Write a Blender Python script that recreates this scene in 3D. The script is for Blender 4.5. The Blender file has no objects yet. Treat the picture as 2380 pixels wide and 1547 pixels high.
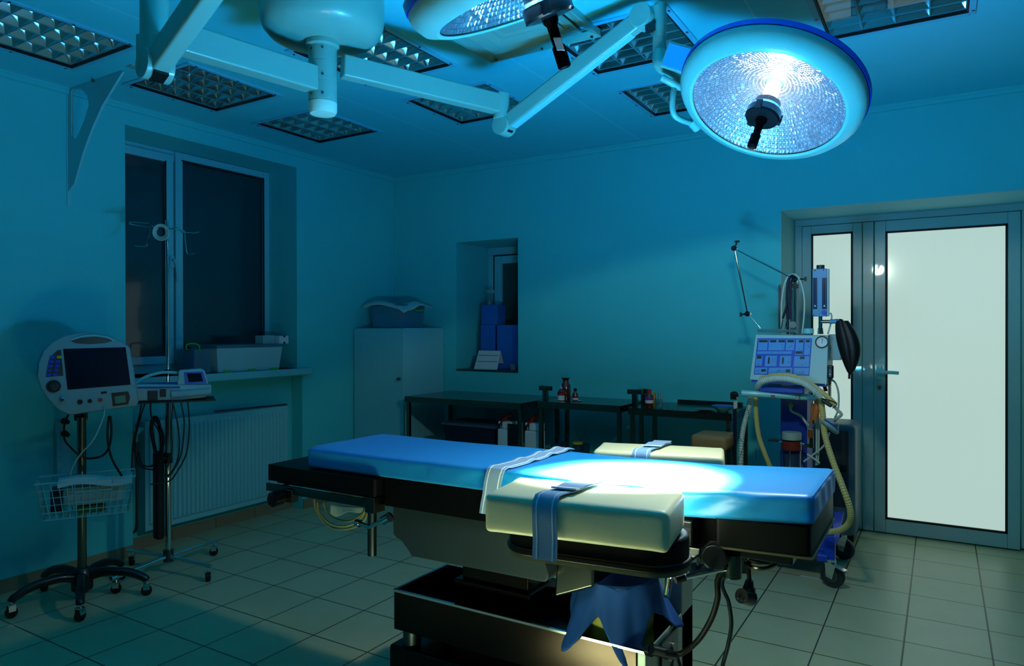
import bpy, math, random
from mathutils import Vector as V, Matrix
random.seed(7)
sc = bpy.context.scene
C = sc.collection
PI = math.pi
# ------------------------------------------------------------------ camera, light, exposure
F = 1633.41; YAW = .5481; PITCH = -.0041; ROLL = -.0017
CAM = V((4.2258, 0, 1.3843))
BACK = 4.8869; CEIL = 2.7551
fwd = V((-math.sin(YAW)*math.cos(PITCH), math.cos(YAW)*math.cos(PITCH), math.sin(PITCH)))
rgt = V((math.cos(YAW), math.sin(YAW), 0)); upv = rgt.cross(fwd)
r2 = rgt*math.cos(ROLL) + upv*math.sin(ROLL); u2 = -rgt*math.sin(ROLL) + upv*math.cos(ROLL)
cam = bpy.data.cameras.new('camera'); co = bpy.data.objects.new('camera', cam); C.objects.link(co)
cam.sensor_width = 36; cam.lens = 36*F/2380; cam.clip_start = .05
co.matrix_world = Matrix((( r2.x, u2.x, -fwd.x, CAM.x), (r2.y, u2.y, -fwd.y, CAM.y), (r2.z, u2.z, -fwd.z, CAM.z), (0, 0, 0, 1)))
sc.camera = co
sc.view_settings.view_transform = 'Standard'; sc.view_settings.look = 'None'
sc.view_settings.gamma = 1; sc.view_settings.use_curve_mapping = False
sc.view_settings.exposure = 0.0
w = bpy.data.worlds.new('world'); sc.world = w; w.use_nodes = True
w.node_tree.nodes['Background'].inputs[0].default_value = (.01, .05, .08, 1)
w.node_tree.nodes['Background'].inputs[1].default_value = .3
try:
    sc.cycles.use_guiding = True
    sc.cycles.sample_clamp_indirect = 0
    sc.cycles.sample_clamp_direct = 0
    sc.cycles.max_bounces = 7; sc.cycles.diffuse_bounces = 4; sc.cycles.glossy_bounces = 4; sc.cycles.transparent_max_bounces = 12
    sc.cycles.caustics_reflective = False; sc.cycles.caustics_refractive = False
except Exception: pass
LAMP = V((3.698, 2.583, 2.166)); LN = V((-.186, -.434, -.882)).normalized()
LAMP2 = V((3.414, 1.475, 2.182)); LN2 = V((.14, .392, -.909)).normalized()
def area(name, loc, dirv, power, size, color=(1, 1, 1), spread=180, shape='DISK', sy=None):
    l = bpy.data.lights.new(name, 'AREA'); l.energy = power; l.size = size; l.color = color; l.shape = shape
    if sy: l.size_y = sy
    l.spread = math.radians(spread)
    o = bpy.data.objects.new(name, l); C.objects.link(o); o.location = loc
    o.rotation_euler = V(dirv).to_track_quat('-Z', 'Y').to_euler(); return o
area('surgical_beam', LAMP + LN*.185, (-.186, -.462, -.868), 195, .24, (.80, 1.0, .98), 20.5)
area('surgical_halo', LAMP + LN*.18, LN, 3, .30, (.9, 1.0, .95), 72)
sl_ = bpy.data.lights.new('surgical_spill', 'SPOT'); sl_.energy = 32; sl_.color = (.85, 1.0, .80); sl_.spot_size = math.radians(138.6); sl_.spot_blend = .10; sl_.shadow_soft_size = .05
so_ = bpy.data.objects.new('surgical_spill', sl_); C.objects.link(so_); so_.location = LAMP + LN*.18; so_.rotation_euler = V((-.016, .39, -.921)).to_track_quat('-Z', 'Y').to_euler()
area('rear_fill', (4.9, -1.5, 1.75), (-.42, .9, .12), 1.2, 1.6, (.03, .62, .80), 170, 'RECTANGLE', 1.1)  # added blue fill from behind the camera

# ------------------------------------------------------------------ pixel helpers (photo ray meets a plane in the room)
def ray(x, y): return fwd + r2*((x-1190)/F) - u2*((y-773.5)/F)
def Xp(x, y, v): d = ray(x, y); return CAM + d*((v-CAM.x)/d.x)
def Yp(x, y, v): d = ray(x, y); return CAM + d*((v-CAM.y)/d.y)
def Zp(x, y, v): d = ray(x, y); return CAM + d*((v-CAM.z)/d.z)
def Dp(x, y, v): return CAM + ray(x, y)*v
def Pl(x, y, p0, n):
    d = ray(x, y); return CAM + d*((V(p0)-CAM).dot(n)/d.dot(n))

# ------------------------------------------------------------------ materials
def srgb(h):
    r = []
    for c in h:
        c /= 255; r.append(c/12.92 if c <= .04045 else ((c+.055)/1.055)**2.4)
    return (*r, 1)
MATS = {}
def mat(name, col, rough=.5, metal=0, coat=0, noise=0, nscale=20, bump=0, bscale=60, spec=.5, emit=None, es=0, trans=0, alpha=1, ior=1.45, sheen=0):
    m = bpy.data.materials.new(name); m.use_nodes = True; nt = m.node_tree; b = nt.nodes['Principled BSDF']
    c = srgb(col); b.inputs['Base Color'].default_value = c
    b.inputs['Roughness'].default_value = rough; b.inputs['Metallic'].default_value = metal
    b.inputs['Coat Weight'].default_value = coat; b.inputs['Specular IOR Level'].default_value = spec
    b.inputs['Transmission Weight'].default_value = trans; b.inputs['IOR'].default_value = ior
    b.inputs['Alpha'].default_value = alpha; b.inputs['Sheen Weight'].default_value = sheen
    if emit: b.inputs['Emission Color'].default_value = srgb(emit); b.inputs['Emission Strength'].default_value = es
    tc = nt.nodes.new('ShaderNodeTexCoord')
    if noise:
        n = nt.nodes.new('ShaderNodeTexNoise'); n.inputs['Scale'].default_value = nscale; n.inputs['Detail'].default_value = 4
        nt.links.new(tc.outputs['Object'], n.inputs['Vector'])
        mx = nt.nodes.new('ShaderNodeMix'); mx.data_type = 'RGBA'
        mx.inputs[6].default_value = tuple(k*(1-noise) for k in c[:3]) + (1,); mx.inputs[7].default_value = tuple(min(1, k*(1+noise)) for k in c[:3]) + (1,)
        nt.links.new(n.outputs['Fac'], mx.inputs[0]); nt.links.new(mx.outputs[2], b.inputs['Base Color'])
    if bump:
        n = nt.nodes.new('ShaderNodeTexNoise'); n.inputs['Scale'].default_value = bscale; n.inputs['Detail'].default_value = 3
        nt.links.new(tc.outputs['Object'], n.inputs['Vector'])
        bp = nt.nodes.new('ShaderNodeBump'); bp.inputs['Strength'].default_value = bump; bp.inputs['Distance'].default_value = .002
        nt.links.new(n.outputs['Fac'], bp.inputs['Height']); nt.links.new(bp.outputs['Normal'], b.inputs['Normal'])
    MATS[name] = m; return m
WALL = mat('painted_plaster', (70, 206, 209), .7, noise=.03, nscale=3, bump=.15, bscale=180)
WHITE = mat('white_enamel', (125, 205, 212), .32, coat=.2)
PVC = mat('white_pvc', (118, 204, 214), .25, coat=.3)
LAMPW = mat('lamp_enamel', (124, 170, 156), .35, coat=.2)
STEEL = mat('brushed_steel', (118, 118, 106), .22, 1, noise=.05, nscale=8)
TSTEEL = mat('tray_steel', (66, 54, 47), .2, 1, noise=.05, nscale=8)
CHROME = mat('chrome', (215, 222, 222), .08, 1)
DKSTEEL = mat('dark_steel', (95, 105, 105), .3, 1)
GREYP = mat('grey_paint', (40, 54, 58), .45)
BLACK = mat('black_rubber', (10, 12, 12), .55)
BLKPL = mat('black_plastic', (14, 16, 18), .3, coat=.2)
BLKPAD = mat('black_vinyl', (5, 6, 7), .42, bump=.1, spec=.25)
DRAPE = mat('blue_drape', (0, 138, 208), .42, spec=.6, bump=.12, bscale=25, sheen=.1)
BEIGE = mat('beige_vinyl', (228, 218, 172), .42, spec=.5, bump=.08, bscale=120)
BEIGED = mat('tan_vinyl', (150, 118, 72), .5)
STRAP = mat('blue_grey_webbing', (136, 162, 190), .8, bump=.5, bscale=400, noise=.1, nscale=300)
STRIPE = mat('white_webbing', (225, 232, 238), .8)
BLUEP = mat('blue_paint', (20, 70, 190), .35, coat=.2)
BLUEBAG = mat('blue_nonwoven', (16, 76, 150), .75, noise=.1, nscale=12)
DKBLUE = mat('navy_rubber', (14, 22, 48), .4)
CREAM = mat('cream_hose', (205, 190, 120), .45)
WHOSE = mat('white_hose', (190, 205, 195), .45)
SCREEN = mat('dark_screen', (10, 28, 45), .15, coat=.5)
BUTTON = mat('blue_button', (20, 60, 190), .4)
YELLOW = mat('yellow_button', (190, 170, 30), .4)
RED = mat('red_plastic', (170, 30, 25), .4)
ORANGE = mat('orange_plastic', (190, 110, 60), .5)
GREEN = mat('green_plastic', (70, 190, 60), .45)
AMBER = mat('amber_glass', (85, 30, 8), .12, coat=.6)
PAPER = mat('paper', (205, 220, 220), .8)
PLUM = mat('concentrator_plastic', (92, 118, 128), .45)
FABRIC = mat('pale_cloth', (180, 205, 205), .85, bump=.3, bscale=40)
WICK = mat('yellow_bowl', (170, 165, 60), .5)
DIAL = mat('dial_face', (215, 225, 225), .5)
CLEARP = mat('cloudy_plastic', (110, 160, 180), .25, trans=.0, alpha=.55)
FLOORG = mat('skirting_tile', (140, 128, 100), .4)
REFL = mat('louver_mirror', (225, 235, 235), .15, 1)
TUBEM = mat('lamp_tube', (225, 222, 205), .4)
CAVITY = mat('luminaire_housing', (40, 50, 52), .6)
def glass(name, col, rough, f):
    m = bpy.data.materials.new(name); m.use_nodes = True; nt = m.node_tree; nt.nodes.clear()
    o = nt.nodes.new('ShaderNodeOutputMaterial'); t = nt.nodes.new('ShaderNodeBsdfTransparent'); g = nt.nodes.new('ShaderNodeBsdfGlossy')
    mx = nt.nodes.new('ShaderNodeMixShader'); lw = nt.nodes.new('ShaderNodeLayerWeight'); lw.inputs[0].default_value = .5
    pw = nt.nodes.new('ShaderNodeMath'); pw.operation = 'POWER'; pw.inputs[1].default_value = 3; nt.links.new(lw.outputs['Facing'], pw.inputs[0])
    fr = nt.nodes.new('ShaderNodeMath'); fr.operation = 'MULTIPLY_ADD'; fr.inputs[1].default_value = f; fr.inputs[2].default_value = .03; nt.links.new(pw.outputs[0], fr.inputs[0])
    t.inputs[0].default_value = col; g.inputs['Roughness'].default_value = rough
    nt.links.new(fr.outputs[0], mx.inputs[0]); nt.links.new(t.outputs[0], mx.inputs[1]); nt.links.new(g.outputs[0], mx.inputs[2]); nt.links.new(mx.outputs[0], o.inputs[0])
    return m
GLASS = glass('clear_glass', (.85, .93, .95, 1), .03, .6)
COVER = glass('cover_glass', (.9, .96, .97, 1), .03, .22)
LENS = glass('lamp_lens', (.95, .97, 1, 1), .05, .3)
def floor_mat():
    m = bpy.data.materials.new('ceramic_tiles'); m.use_nodes = True; nt = m.node_tree; b = nt.nodes['Principled BSDF']
    N = nt.nodes.new; L = nt.links.new
    geo = N('ShaderNodeTexCoord'); sep = N('ShaderNodeSeparateXYZ'); L(geo.outputs['Object'], sep.inputs[0])
    S = .32777
    def axis(out, off):
        a = N('ShaderNodeMath'); a.operation = 'SUBTRACT'; L(out, a.inputs[0]); a.inputs[1].default_value = off
        d = N('ShaderNodeMath'); d.operation = 'DIVIDE'; L(a.outputs[0], d.inputs[0]); d.inputs[1].default_value = S
        pg = N('ShaderNodeMath'); pg.operation = 'PINGPONG'; L(d.outputs[0], pg.inputs[0]); pg.inputs[1].default_value = .5
        fl = N('ShaderNodeMath'); fl.operation = 'FLOOR'; L(d.outputs[0], fl.inputs[0])
        return pg, fl
    ax, fx = axis(sep.outputs[0], 4.0859); ay, fy = axis(sep.outputs[1], 3.5616)
    mn = N('ShaderNodeMath'); mn.operation = 'MINIMUM'; L(ax.outputs[0], mn.inputs[0]); L(ay.outputs[0], mn.inputs[1])
    mr = N('ShaderNodeMapRange'); mr.inputs[1].default_value = .006; mr.inputs[2].default_value = .013; L(mn.outputs[0], mr.inputs[0])
    cb = N('ShaderNodeCombineXYZ'); L(fx.outputs[0], cb.inputs[0]); L(fy.outputs[0], cb.inputs[1])
    wn = N('ShaderNodeTexWhiteNoise'); L(cb.outputs[0], wn.inputs[0])
    ns = N('ShaderNodeTexNoise'); ns.inputs['Scale'].default_value = 6; ns.inputs['Detail'].default_value = 6; L(geo.outputs['Object'], ns.inputs['Vector'])
    ad = N('ShaderNodeMath'); ad.operation = 'MULTIPLY_ADD'; L(wn.outputs[0], ad.inputs[0]); ad.inputs[1].default_value = .35; L(ns.outputs['Fac'], ad.inputs[2])
    t = N('ShaderNodeMix'); t.data_type = 'RGBA'; t.inputs[6].default_value = srgb((166, 168, 128)); t.inputs[7].default_value = srgb((184, 186, 146)); L(ad.outputs[0], t.inputs[0])
    g = N('ShaderNodeMix'); g.data_type = 'RGBA'; g.inputs[6].default_value = srgb((42, 46, 42)); L(mr.outputs[0], g.inputs[0]); L(t.outputs[2], g.inputs[7])
    L(g.outputs[2], b.inputs['Base Color']); b.inputs['Roughness'].default_value = .34
    bp = N('ShaderNodeBump'); bp.inputs['Distance'].default_value = .002; bp.inputs['Strength'].default_value = .5; L(mr.outputs[0], bp.inputs['Height']); L(bp.outputs[0], b.inputs['Normal'])
    return m
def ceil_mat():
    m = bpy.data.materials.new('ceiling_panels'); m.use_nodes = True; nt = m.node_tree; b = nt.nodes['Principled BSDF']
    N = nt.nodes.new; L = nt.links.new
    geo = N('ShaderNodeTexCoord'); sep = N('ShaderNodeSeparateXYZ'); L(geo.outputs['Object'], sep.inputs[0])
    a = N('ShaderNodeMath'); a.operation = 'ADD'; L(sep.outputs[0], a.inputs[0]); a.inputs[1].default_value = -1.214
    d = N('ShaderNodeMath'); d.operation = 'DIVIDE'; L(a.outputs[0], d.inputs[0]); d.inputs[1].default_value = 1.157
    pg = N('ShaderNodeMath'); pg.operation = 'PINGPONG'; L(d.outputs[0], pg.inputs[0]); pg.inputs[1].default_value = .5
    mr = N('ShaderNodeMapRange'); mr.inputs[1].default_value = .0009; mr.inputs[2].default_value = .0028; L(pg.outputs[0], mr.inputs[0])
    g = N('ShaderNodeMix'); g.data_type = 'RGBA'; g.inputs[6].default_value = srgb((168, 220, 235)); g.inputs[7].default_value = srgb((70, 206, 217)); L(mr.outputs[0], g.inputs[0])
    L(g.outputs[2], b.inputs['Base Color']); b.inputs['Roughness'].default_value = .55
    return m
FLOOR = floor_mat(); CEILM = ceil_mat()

# ------------------------------------------------------------------ geometry collector
class G:
    def __init__(s): s.v = []; s.f = []
    def add(s, vs, fs):
        n = len(s.v); s.v += [V(p) for p in vs]; s.f += [[i+n for i in f] for f in fs]; return s
    def hexa(s, p):  # 4 bottom + 4 top, ccw seen from above
        return s.add(p, [(3, 2, 1, 0), (4, 5, 6, 7), (0, 1, 5, 4), (1, 2, 6, 5), (2, 3, 7, 6), (3, 0, 4, 7)])
    def bb(s, x0, x1, y0, y1, z0, z1):
        return s.hexa([(x0, y0, z0), (x1, y0, z0), (x1, y1, z0), (x0, y1, z0), (x0, y0, z1), (x1, y0, z1), (x1, y1, z1), (x0, y1, z1)])
    def box(s, c, d, rz=0):
        c = V(c); n = len(s.v); s.bb(-d[0]/2, d[0]/2, -d[1]/2, d[1]/2, -d[2]/2, d[2]/2); R = Matrix.Rotation(rz, 3, 'Z')
        for i in range(n, len(s.v)): s.v[i] = R @ s.v[i] + c
        return s
    def obox(s, c, ax, ay, az, d):  # oriented box
        c = V(c); n = len(s.v); s.bb(-d[0]/2, d[0]/2, -d[1]/2, d[1]/2, -d[2]/2, d[2]/2)
        for i in range(n, len(s.v)): q = s.v[i]; s.v[i] = c + ax*q.x + ay*q.y + az*q.z
        return s
    def beam(s, a, b, w, h):  # bar from a to b, w across, h tall
        a = V(a); b = V(b); ax = (b-a).normalized(); ay = V((0, 0, 1)).cross(ax)
        if ay.length < 1e-4: ay = V((0, 1, 0))
        ay.normalize(); az = ax.cross(ay)
        return s.obox((a+b)/2, ax, ay, az, ((b-a).length, w, h))
    def cyl(s, a, b, r, r1=None, n=24):
        a = V(a); b = V(b); r1 = r if r1 is None else r1; ax = (b-a).normalized()
        u = ax.orthogonal().normalized(); w = ax.cross(u); vs = []
        for k in range(n):
            t = 2*PI*k/n; d = u*math.cos(t) + w*math.sin(t); vs += [a+d*r, b+d*r1]
        fs = [(2*k, (2*k+2) % (2*n), (2*k+3) % (2*n), 2*k+1) for k in range(n)]
        fs += [tuple(range(2*n-2, -1, -2)), tuple(range(1, 2*n, 2))]
        return s.add(vs, fs)
    def lathe(s, prof, o=(0, 0, 0), ax=(0, 0, 1), n=32, cap=True):
        o = V(o); ax = V(ax).normalized(); u = ax.orthogonal().normalized(); w = ax.cross(u); vs = []; m = len(prof)
        for k in range(n):
            t = 2*PI*k/n; d = u*math.cos(t) + w*math.sin(t); vs += [o + d*max(r, 1e-5) + ax*h for r, h in prof]
        fs = [(k*m+j, ((k+1) % n)*m+j, ((k+1) % n)*m+j+1, k*m+j+1) for k in range(n) for j in range(m-1)]
        if cap: fs += [tuple(k*m for k in range(n-1, -1, -1)), tuple(k*m+m-1 for k in range(n))]
        return s.add(vs, fs)
    def tube(s, pts, r, n=8, sub=6, closed=False, rf=None):
        P = [V(p) for p in pts]
        if sub > 1 and len(P) > 2:
            Q = []; m = len(P)
            for i in range(m if closed else m-1):
                g = (lambda k: P[k % m]) if closed else (lambda k: P[min(max(k, 0), m-1)])
                a, b, c, d = g(i-1), g(i), g(i+1), g(i+2)
                for j in range(sub):
                    t = j/sub; Q.append(.5*((2*b) + (c-a)*t + (2*a-5*b+4*c-d)*t*t + (3*b-a-3*c+d)*t**3))
            if not closed: Q.append(P[-1])
            P = Q
        m = len(P); u = None; vs = []
        for i in range(m):
            a = P[(i-1) % m] if closed or i > 0 else P[0]; b = P[(i+1) % m] if closed or i < m-1 else P[-1]
            t = (b-a).normalized() if (b-a).length > 1e-7 else V((0, 0, 1))
            u = t.orthogonal().normalized() if u is None else (u - t*u.dot(t)).normalized()
            w = t.cross(u); rr = rf(i) if rf else r
            vs += [P[i] + (u*math.cos(2*PI*k/n) + w*math.sin(2*PI*k/n))*rr for k in range(n)]
        R = m if closed else m-1
        fs = [(i*n+k, i*n+(k+1) % n, ((i+1) % m)*n+(k+1) % n, ((i+1) % m)*n+k) for i in range(R) for k in range(n)]
        if not closed: fs += [tuple(range(n-1, -1, -1)), tuple(range((m-1)*n, m*n))]
        return s.add(vs, fs)
    def prism(s, poly, a, b):  # poly: list of V; extrude between offsets a and b
        a = V(a); b = V(b); n = len(poly); vs = [V(p)+a for p in poly] + [V(p)+b for p in poly]
        return s.add(vs, [tuple(range(n-1, -1, -1)), tuple(range(n, 2*n))] + [(k, (k+1) % n, n+(k+1) % n, n+k) for k in range(n)])
    def soft(s, c, d, r, seg=(4, 4, 2), fn=None, rz=0, M=None):  # rounded box
        h = V(d)/2; r = min(r, h.x*.98, h.y*.98, h.z*.98); AX = []
        for k in range(3):
            e = [-h[k] + r*(1-math.cos(t*PI/8)) for t in range(4)]; mid = [(-h[k]+r) + (2*(h[k]-r))*i/seg[k] for i in range(seg[k]+1)]
            AX.append(e + mid + [-x for x in reversed(e)])
        R = Matrix.Rotation(rz, 3, 'Z') if M is None else M; idx = {}; vs = []
        def pt(i, j, k):
            if (i, j, k) not in idx:
                p = V((AX[0][i], AX[1][j], AX[2][k])); q = V([min(max(p[t], -h[t]+r), h[t]-r) for t in range(3)]); e = p-q
                if e.length > 1e-9: p = q + e.normalized()*r
                p = R @ p + V(c)
                if fn: p = fn(p)
                idx[(i, j, k)] = len(vs); vs.append(p)
            return idx[(i, j, k)]
        n = [len(a)-1 for a in AX]; fs = []
        for i in range(n[0]):
            for j in range(n[1]):
                fs.append((pt(i, j, 0), pt(i, j+1, 0), pt(i+1, j+1, 0), pt(i+1, j, 0))); fs.append((pt(i, j, n[2]), pt(i+1, j, n[2]), pt(i+1, j+1, n[2]), pt(i, j+1, n[2])))
        for i in range(n[0]):
            for k in range(n[2]):
                fs.append((pt(i, 0, k), pt(i+1, 0, k), pt(i+1, 0, k+1), pt(i, 0, k+1))); fs.append((pt(i, n[1], k), pt(i, n[1], k+1), pt(i+1, n[1], k+1), pt(i+1, n[1], k)))
        for j in range(n[1]):
            for k in range(n[2]):
                fs.append((pt(0, j, k), pt(0, j, k+1), pt(0, j+1, k+1), pt(0, j+1, k))); fs.append((pt(n[0], j, k), pt(n[0], j+1, k), pt(n[0], j+1, k+1), pt(n[0], j, k+1)))
        return s.add(vs, fs)
    def ribbon(s, pts, wv, th, lift=0):  # flat band along pts, width vector wv (V or list)
        P = [V(p) for p in pts]; m = len(P); vs = []
        for i in range(m):
            t = (P[min(i+1, m-1)] - P[max(i-1, 0)]).normalized(); wd = wv[i] if isinstance(wv, list) else wv
            nn = t.cross(wd).normalized(); c = P[i] + nn*lift
            vs += [c-wd/2-nn*th/2, c+wd/2-nn*th/2, c+wd/2+nn*th/2, c-wd/2+nn*th/2]
        fs = [(4*i+k, 4*i+(k+1) % 4, 4*i+4+(k+1) % 4, 4*i+4+k) for i in range(m-1) for k in range(4)] + [(3, 2, 1, 0), (4*m-4, 4*m-3, 4*m-2, 4*m-1)]
        return s.add(vs, fs)
    def sheet(s, fn, nu, nv):
        vs = [fn(i/nu, j/nv) for i in range(nu+1) for j in range(nv+1)]
        return s.add(vs, [(i*(nv+1)+j, (i+1)*(nv+1)+j, (i+1)*(nv+1)+j+1, i*(nv+1)+j+1) for i in range(nu) for j in range(nv)])
    def holes(s, axis, p0, p1, q0, q1, t0, t1, H):  # wall slab with rectangular through holes; H=[(a0,a1,b0,b1)]
        us = sorted({p0, p1, *[h[0] for h in H], *[h[1] for h in H]}); vsx = sorted({q0, q1, *[h[2] for h in H], *[h[3] for h in H]})
        us = [u for u in us if p0 <= u <= p1]; vsx = [u for u in vsx if q0 <= u <= q1]
        def P3(a, b, t): return {'x': (t, a, b), 'y': (a, t, b), 'z': (a, b, t)}[axis]
        solid = lambda i, j: 0 <= i < len(us)-1 and 0 <= j < len(vsx)-1 and not any(h[0]-1e-6 <= us[i] and us[i+1] <= h[1]+1e-6 and h[2]-1e-6 <= vsx[j] and vsx[j+1] <= h[3]+1e-6 for h in H)
        for i in range(len(us)-1):
            for j in range(len(vsx)-1):
                if not solid(i, j): continue
                a0, a1, b0, b1 = us[i], us[i+1], vsx[j], vsx[j+1]
                for t in (t0, t1): s.add([P3(a0, b0, t), P3(a1, b0, t), P3(a1, b1, t), P3(a0, b1, t)], [(0, 1, 2, 3)])
                if not solid(i-1, j): s.add([P3(a0, b0, t0), P3(a0, b1, t0), P3(a0, b1, t1), P3(a0, b0, t1)], [(0, 1, 2, 3)])
                if not solid(i+1, j): s.add([P3(a1, b0, t0), P3(a1, b1, t0), P3(a1, b1, t1), P3(a1, b0, t1)], [(0, 1, 2, 3)])
                if not solid(i, j-1): s.add([P3(a0, b0, t0), P3(a1, b0, t0), P3(a1, b0, t1), P3(a0, b0, t1)], [(0, 1, 2, 3)])
                if not solid(i, j+1): s.add([P3(a0, b1, t0), P3(a1, b1, t0), P3(a1, b1, t1), P3(a0, b1, t1)], [(0, 1, 2, 3)])
        return s
def WM(o):
    M = o.matrix_basis.copy()
    while o.parent: o = o.parent; M = o.matrix_basis @ M
    return M
def obj(name, g, m, parent=None, local=False, bev=0, ang=38, weld=False):
    me = bpy.data.meshes.new(name); vs = g.v; o = bpy.data.objects.new(name, me); C.objects.link(o)
    if parent is not None:
        o.parent = parent
        if not local:
            I = WM(parent).inverted(); vs = [I @ p for p in vs]
    elif not local:  # origin at the base of the thing
        lo = V([min(p[k] for p in vs) for k in range(3)]); hi = V([max(p[k] for p in vs) for k in range(3)])
        c = V(((lo.x+hi.x)/2, (lo.y+hi.y)/2, lo.z)); o.location = c; vs = [p-c for p in vs]
    me.from_pydata([tuple(p) for p in vs], [], g.f)
    import bmesh
    bm = bmesh.new(); bm.from_mesh(me)
    if weld: bmesh.ops.remove_doubles(bm, verts=bm.verts, dist=1e-5)
    bmesh.ops.recalc_face_normals(bm, faces=bm.faces); bm.to_mesh(me); bm.free()
    me.materials.append(m)
    for p in me.polygons: p.use_smooth = True
    me.set_sharp_from_angle(angle=math.radians(ang))
    if bev:
        b = o.modifiers.new('bevel', 'BEVEL'); b.width = bev; b.segments = 2; b.limit_method = 'ANGLE'; b.angle_limit = math.radians(40); b.harden_normals = True
    return o
def thing(name, label, cat, loc=(0, 0, 0), rz=0, group=None):
    o = bpy.data.objects.new(name, None); C.objects.link(o); o.empty_display_size = .05
    o.location = loc; o.rotation_euler = (0, 0, rz); return tag(o, label, cat, group)
def tag(o, label, cat, group=None):
    o['label'] = label; o['category'] = cat
    if group: o['group'] = group
    return o
def struct(name, g, m, parent=None, bev=0, origin=True):
    o = obj(name, g, m, parent, local=(parent is None), bev=bev)
    if parent is None: o['kind'] = 'structure'
    return o
def kids(o): return [c for c in bpy.data.objects if c.parent == o]
def copy_tree(o, parent=None):
    c = o.copy(); C.objects.link(c); c.parent = parent
    for k in kids(o): copy_tree(k, c)
    return c

# ------------------------------------------------------------------ the setting
XR = 5.6; YF = -2.2
struct('floor', G().bb(-.45, XR+.1, YF-.1, BACK+.75, -.08, 0), FLOOR)
LC = {'A': (.637, 1.66), 'B': (.65, 2.505), 'C': (.637, 3.37), 'D': (1.79, 2.66), 'E': (1.79, 3.53), 'F': (2.94, 3.17), 'G': (2.94, 4.04), 'H': (4.05, 3.345)}
HL = .283
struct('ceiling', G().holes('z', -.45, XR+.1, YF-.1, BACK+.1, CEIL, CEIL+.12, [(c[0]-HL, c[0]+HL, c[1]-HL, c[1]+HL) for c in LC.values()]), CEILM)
WY0, WY1, WZ0, WZ1 = 2.42, 3.75, 1.095, 2.634      # window recess in the left wall
RY0, RY1, RZ1 = 2.46, 3.80, 1.033                   # radiator recess
g = G().holes('x', YF, BACK, 0, CEIL, -.335, 0, [(WY0, WY1, WZ0, WZ1), (RY0, RY1, 0, RZ1)])
g.bb(-.40, -.335, YF, BACK, 0, WZ0); g.bb(-.335, -.12, RY0, RY1, 0, RZ1)
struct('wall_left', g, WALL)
BX0, BX1, BZ0, BZ1, BD = .685, 1.30, 1.05, 2.133, .49   # serving window recess
DX0, DX1, DZ1, DD = 3.321, 4.72, 2.175, .524          # door recess
g = G().holes('y', -.4, XR, 0, CEIL, BACK, BACK+BD, [(BX0, BX1, BZ0, BZ1), (DX0, DX1, 0, DZ1)])
g.bb(DX0-.2, DX1+.2, BACK+DD+.07, BACK+DD+.12, 0, CEIL)
g.bb(BX0-.2, BX1+.2, BACK+BD+.06, BACK+BD+.1, .8, 2.4)
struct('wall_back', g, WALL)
DIMW = mat('dimmed_plaster', (40, 72, 78), .7)  # walls out of view, colour darkened to cut the light they bounce
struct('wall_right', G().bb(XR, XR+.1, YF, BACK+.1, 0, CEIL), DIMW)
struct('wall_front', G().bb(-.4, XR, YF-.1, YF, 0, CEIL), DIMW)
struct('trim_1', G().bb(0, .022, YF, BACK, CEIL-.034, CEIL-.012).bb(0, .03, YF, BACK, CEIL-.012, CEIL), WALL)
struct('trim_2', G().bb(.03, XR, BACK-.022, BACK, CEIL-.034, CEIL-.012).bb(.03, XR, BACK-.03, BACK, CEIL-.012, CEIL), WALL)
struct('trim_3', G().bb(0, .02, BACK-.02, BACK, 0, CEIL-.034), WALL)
def skirt(g, axis, a, b, t0, t1):
    k = a
    while k < b-1e-4:
        e = min(k+.3278, b)
        if axis == 'x': g.bb(t0, t1, k+.002, e-.002, 0, .074)
        else: g.bb(k+.002, e-.002, t0, t1, 0, .074)
        k = e
    return g
struct('baseboard_left', skirt(skirt(skirt(G(), 'x', YF, RY0, 0, .01), 'x', RY0, RY1, -.12, -.11), 'x', RY1, 4.34, 0, .01), FLOORG)
struct('baseboard_back', skirt(G(), 'y', .56, DX0, BACK-.01, BACK), FLOORG)
struct('baseboard_right', skirt(G(), 'x', YF, BACK, XR-.01, XR), FLOORG)
# window in the left wall
w1 = bpy.data.objects.new('window_1', None); C.objects.link(w1); w1.location = (-.335, (WY0+WY1)/2, WZ0); w1['kind'] = 'structure'
wx = -.335
obj('window_frame', G().bb(wx-.03, wx, WY0, WY1, WZ1-.07, WZ1).bb(wx-.03, wx, WY0, WY1, WZ0, WZ0+.06).bb(wx-.03, wx, WY0, WY0+.05, WZ0+.06, WZ1-.07).bb(wx-.03, wx, WY1-.05, WY1, WZ0+.06, WZ1-.07), PVC, w1, bev=.004)
def sash(y0, y1, z0, z1, p, nm='sash', b=.055):
    o = obj(nm, G().bb(wx-.02, wx+.02, y0, y0+b, z0, z1).bb(wx-.02, wx+.02, y1-b, y1, z0, z1).bb(wx-.02, wx+.02, y0+b, y1-b, z0, z0+b).bb(wx-.02, wx+.02, y0+b, y1-b, z1-b, z1), PVC, p, bev=.004)
    return o
NIGHT = mat('night_pane', (20, 62, 70), .12, coat=.3, noise=.1, nscale=1.5)
s1 = sash(2.47, 2.94, 1.155, 2.60, w1)
obj('pane', G().bb(wx-.006, wx, 2.525, 2.885, 1.21, 2.545), NIGHT, s1)
s2 = sash(2.955, 3.755, 1.155, 2.63, w1)
obj('pane', G().bb(wx-.006, wx, 3.01, 3.70, 1.21, 2.575), NIGHT, s2)
obj('gasket', G().bb(wx+.018, wx+.021, 3.692, 3.704, 1.21, 2.58).bb(wx+.018, wx+.021, 3.0, 3.70, 2.572, 2.58).bb(wx+.018, wx+.021, 2.877, 2.887, 1.21, 2.55), BLACK, s2)
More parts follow.
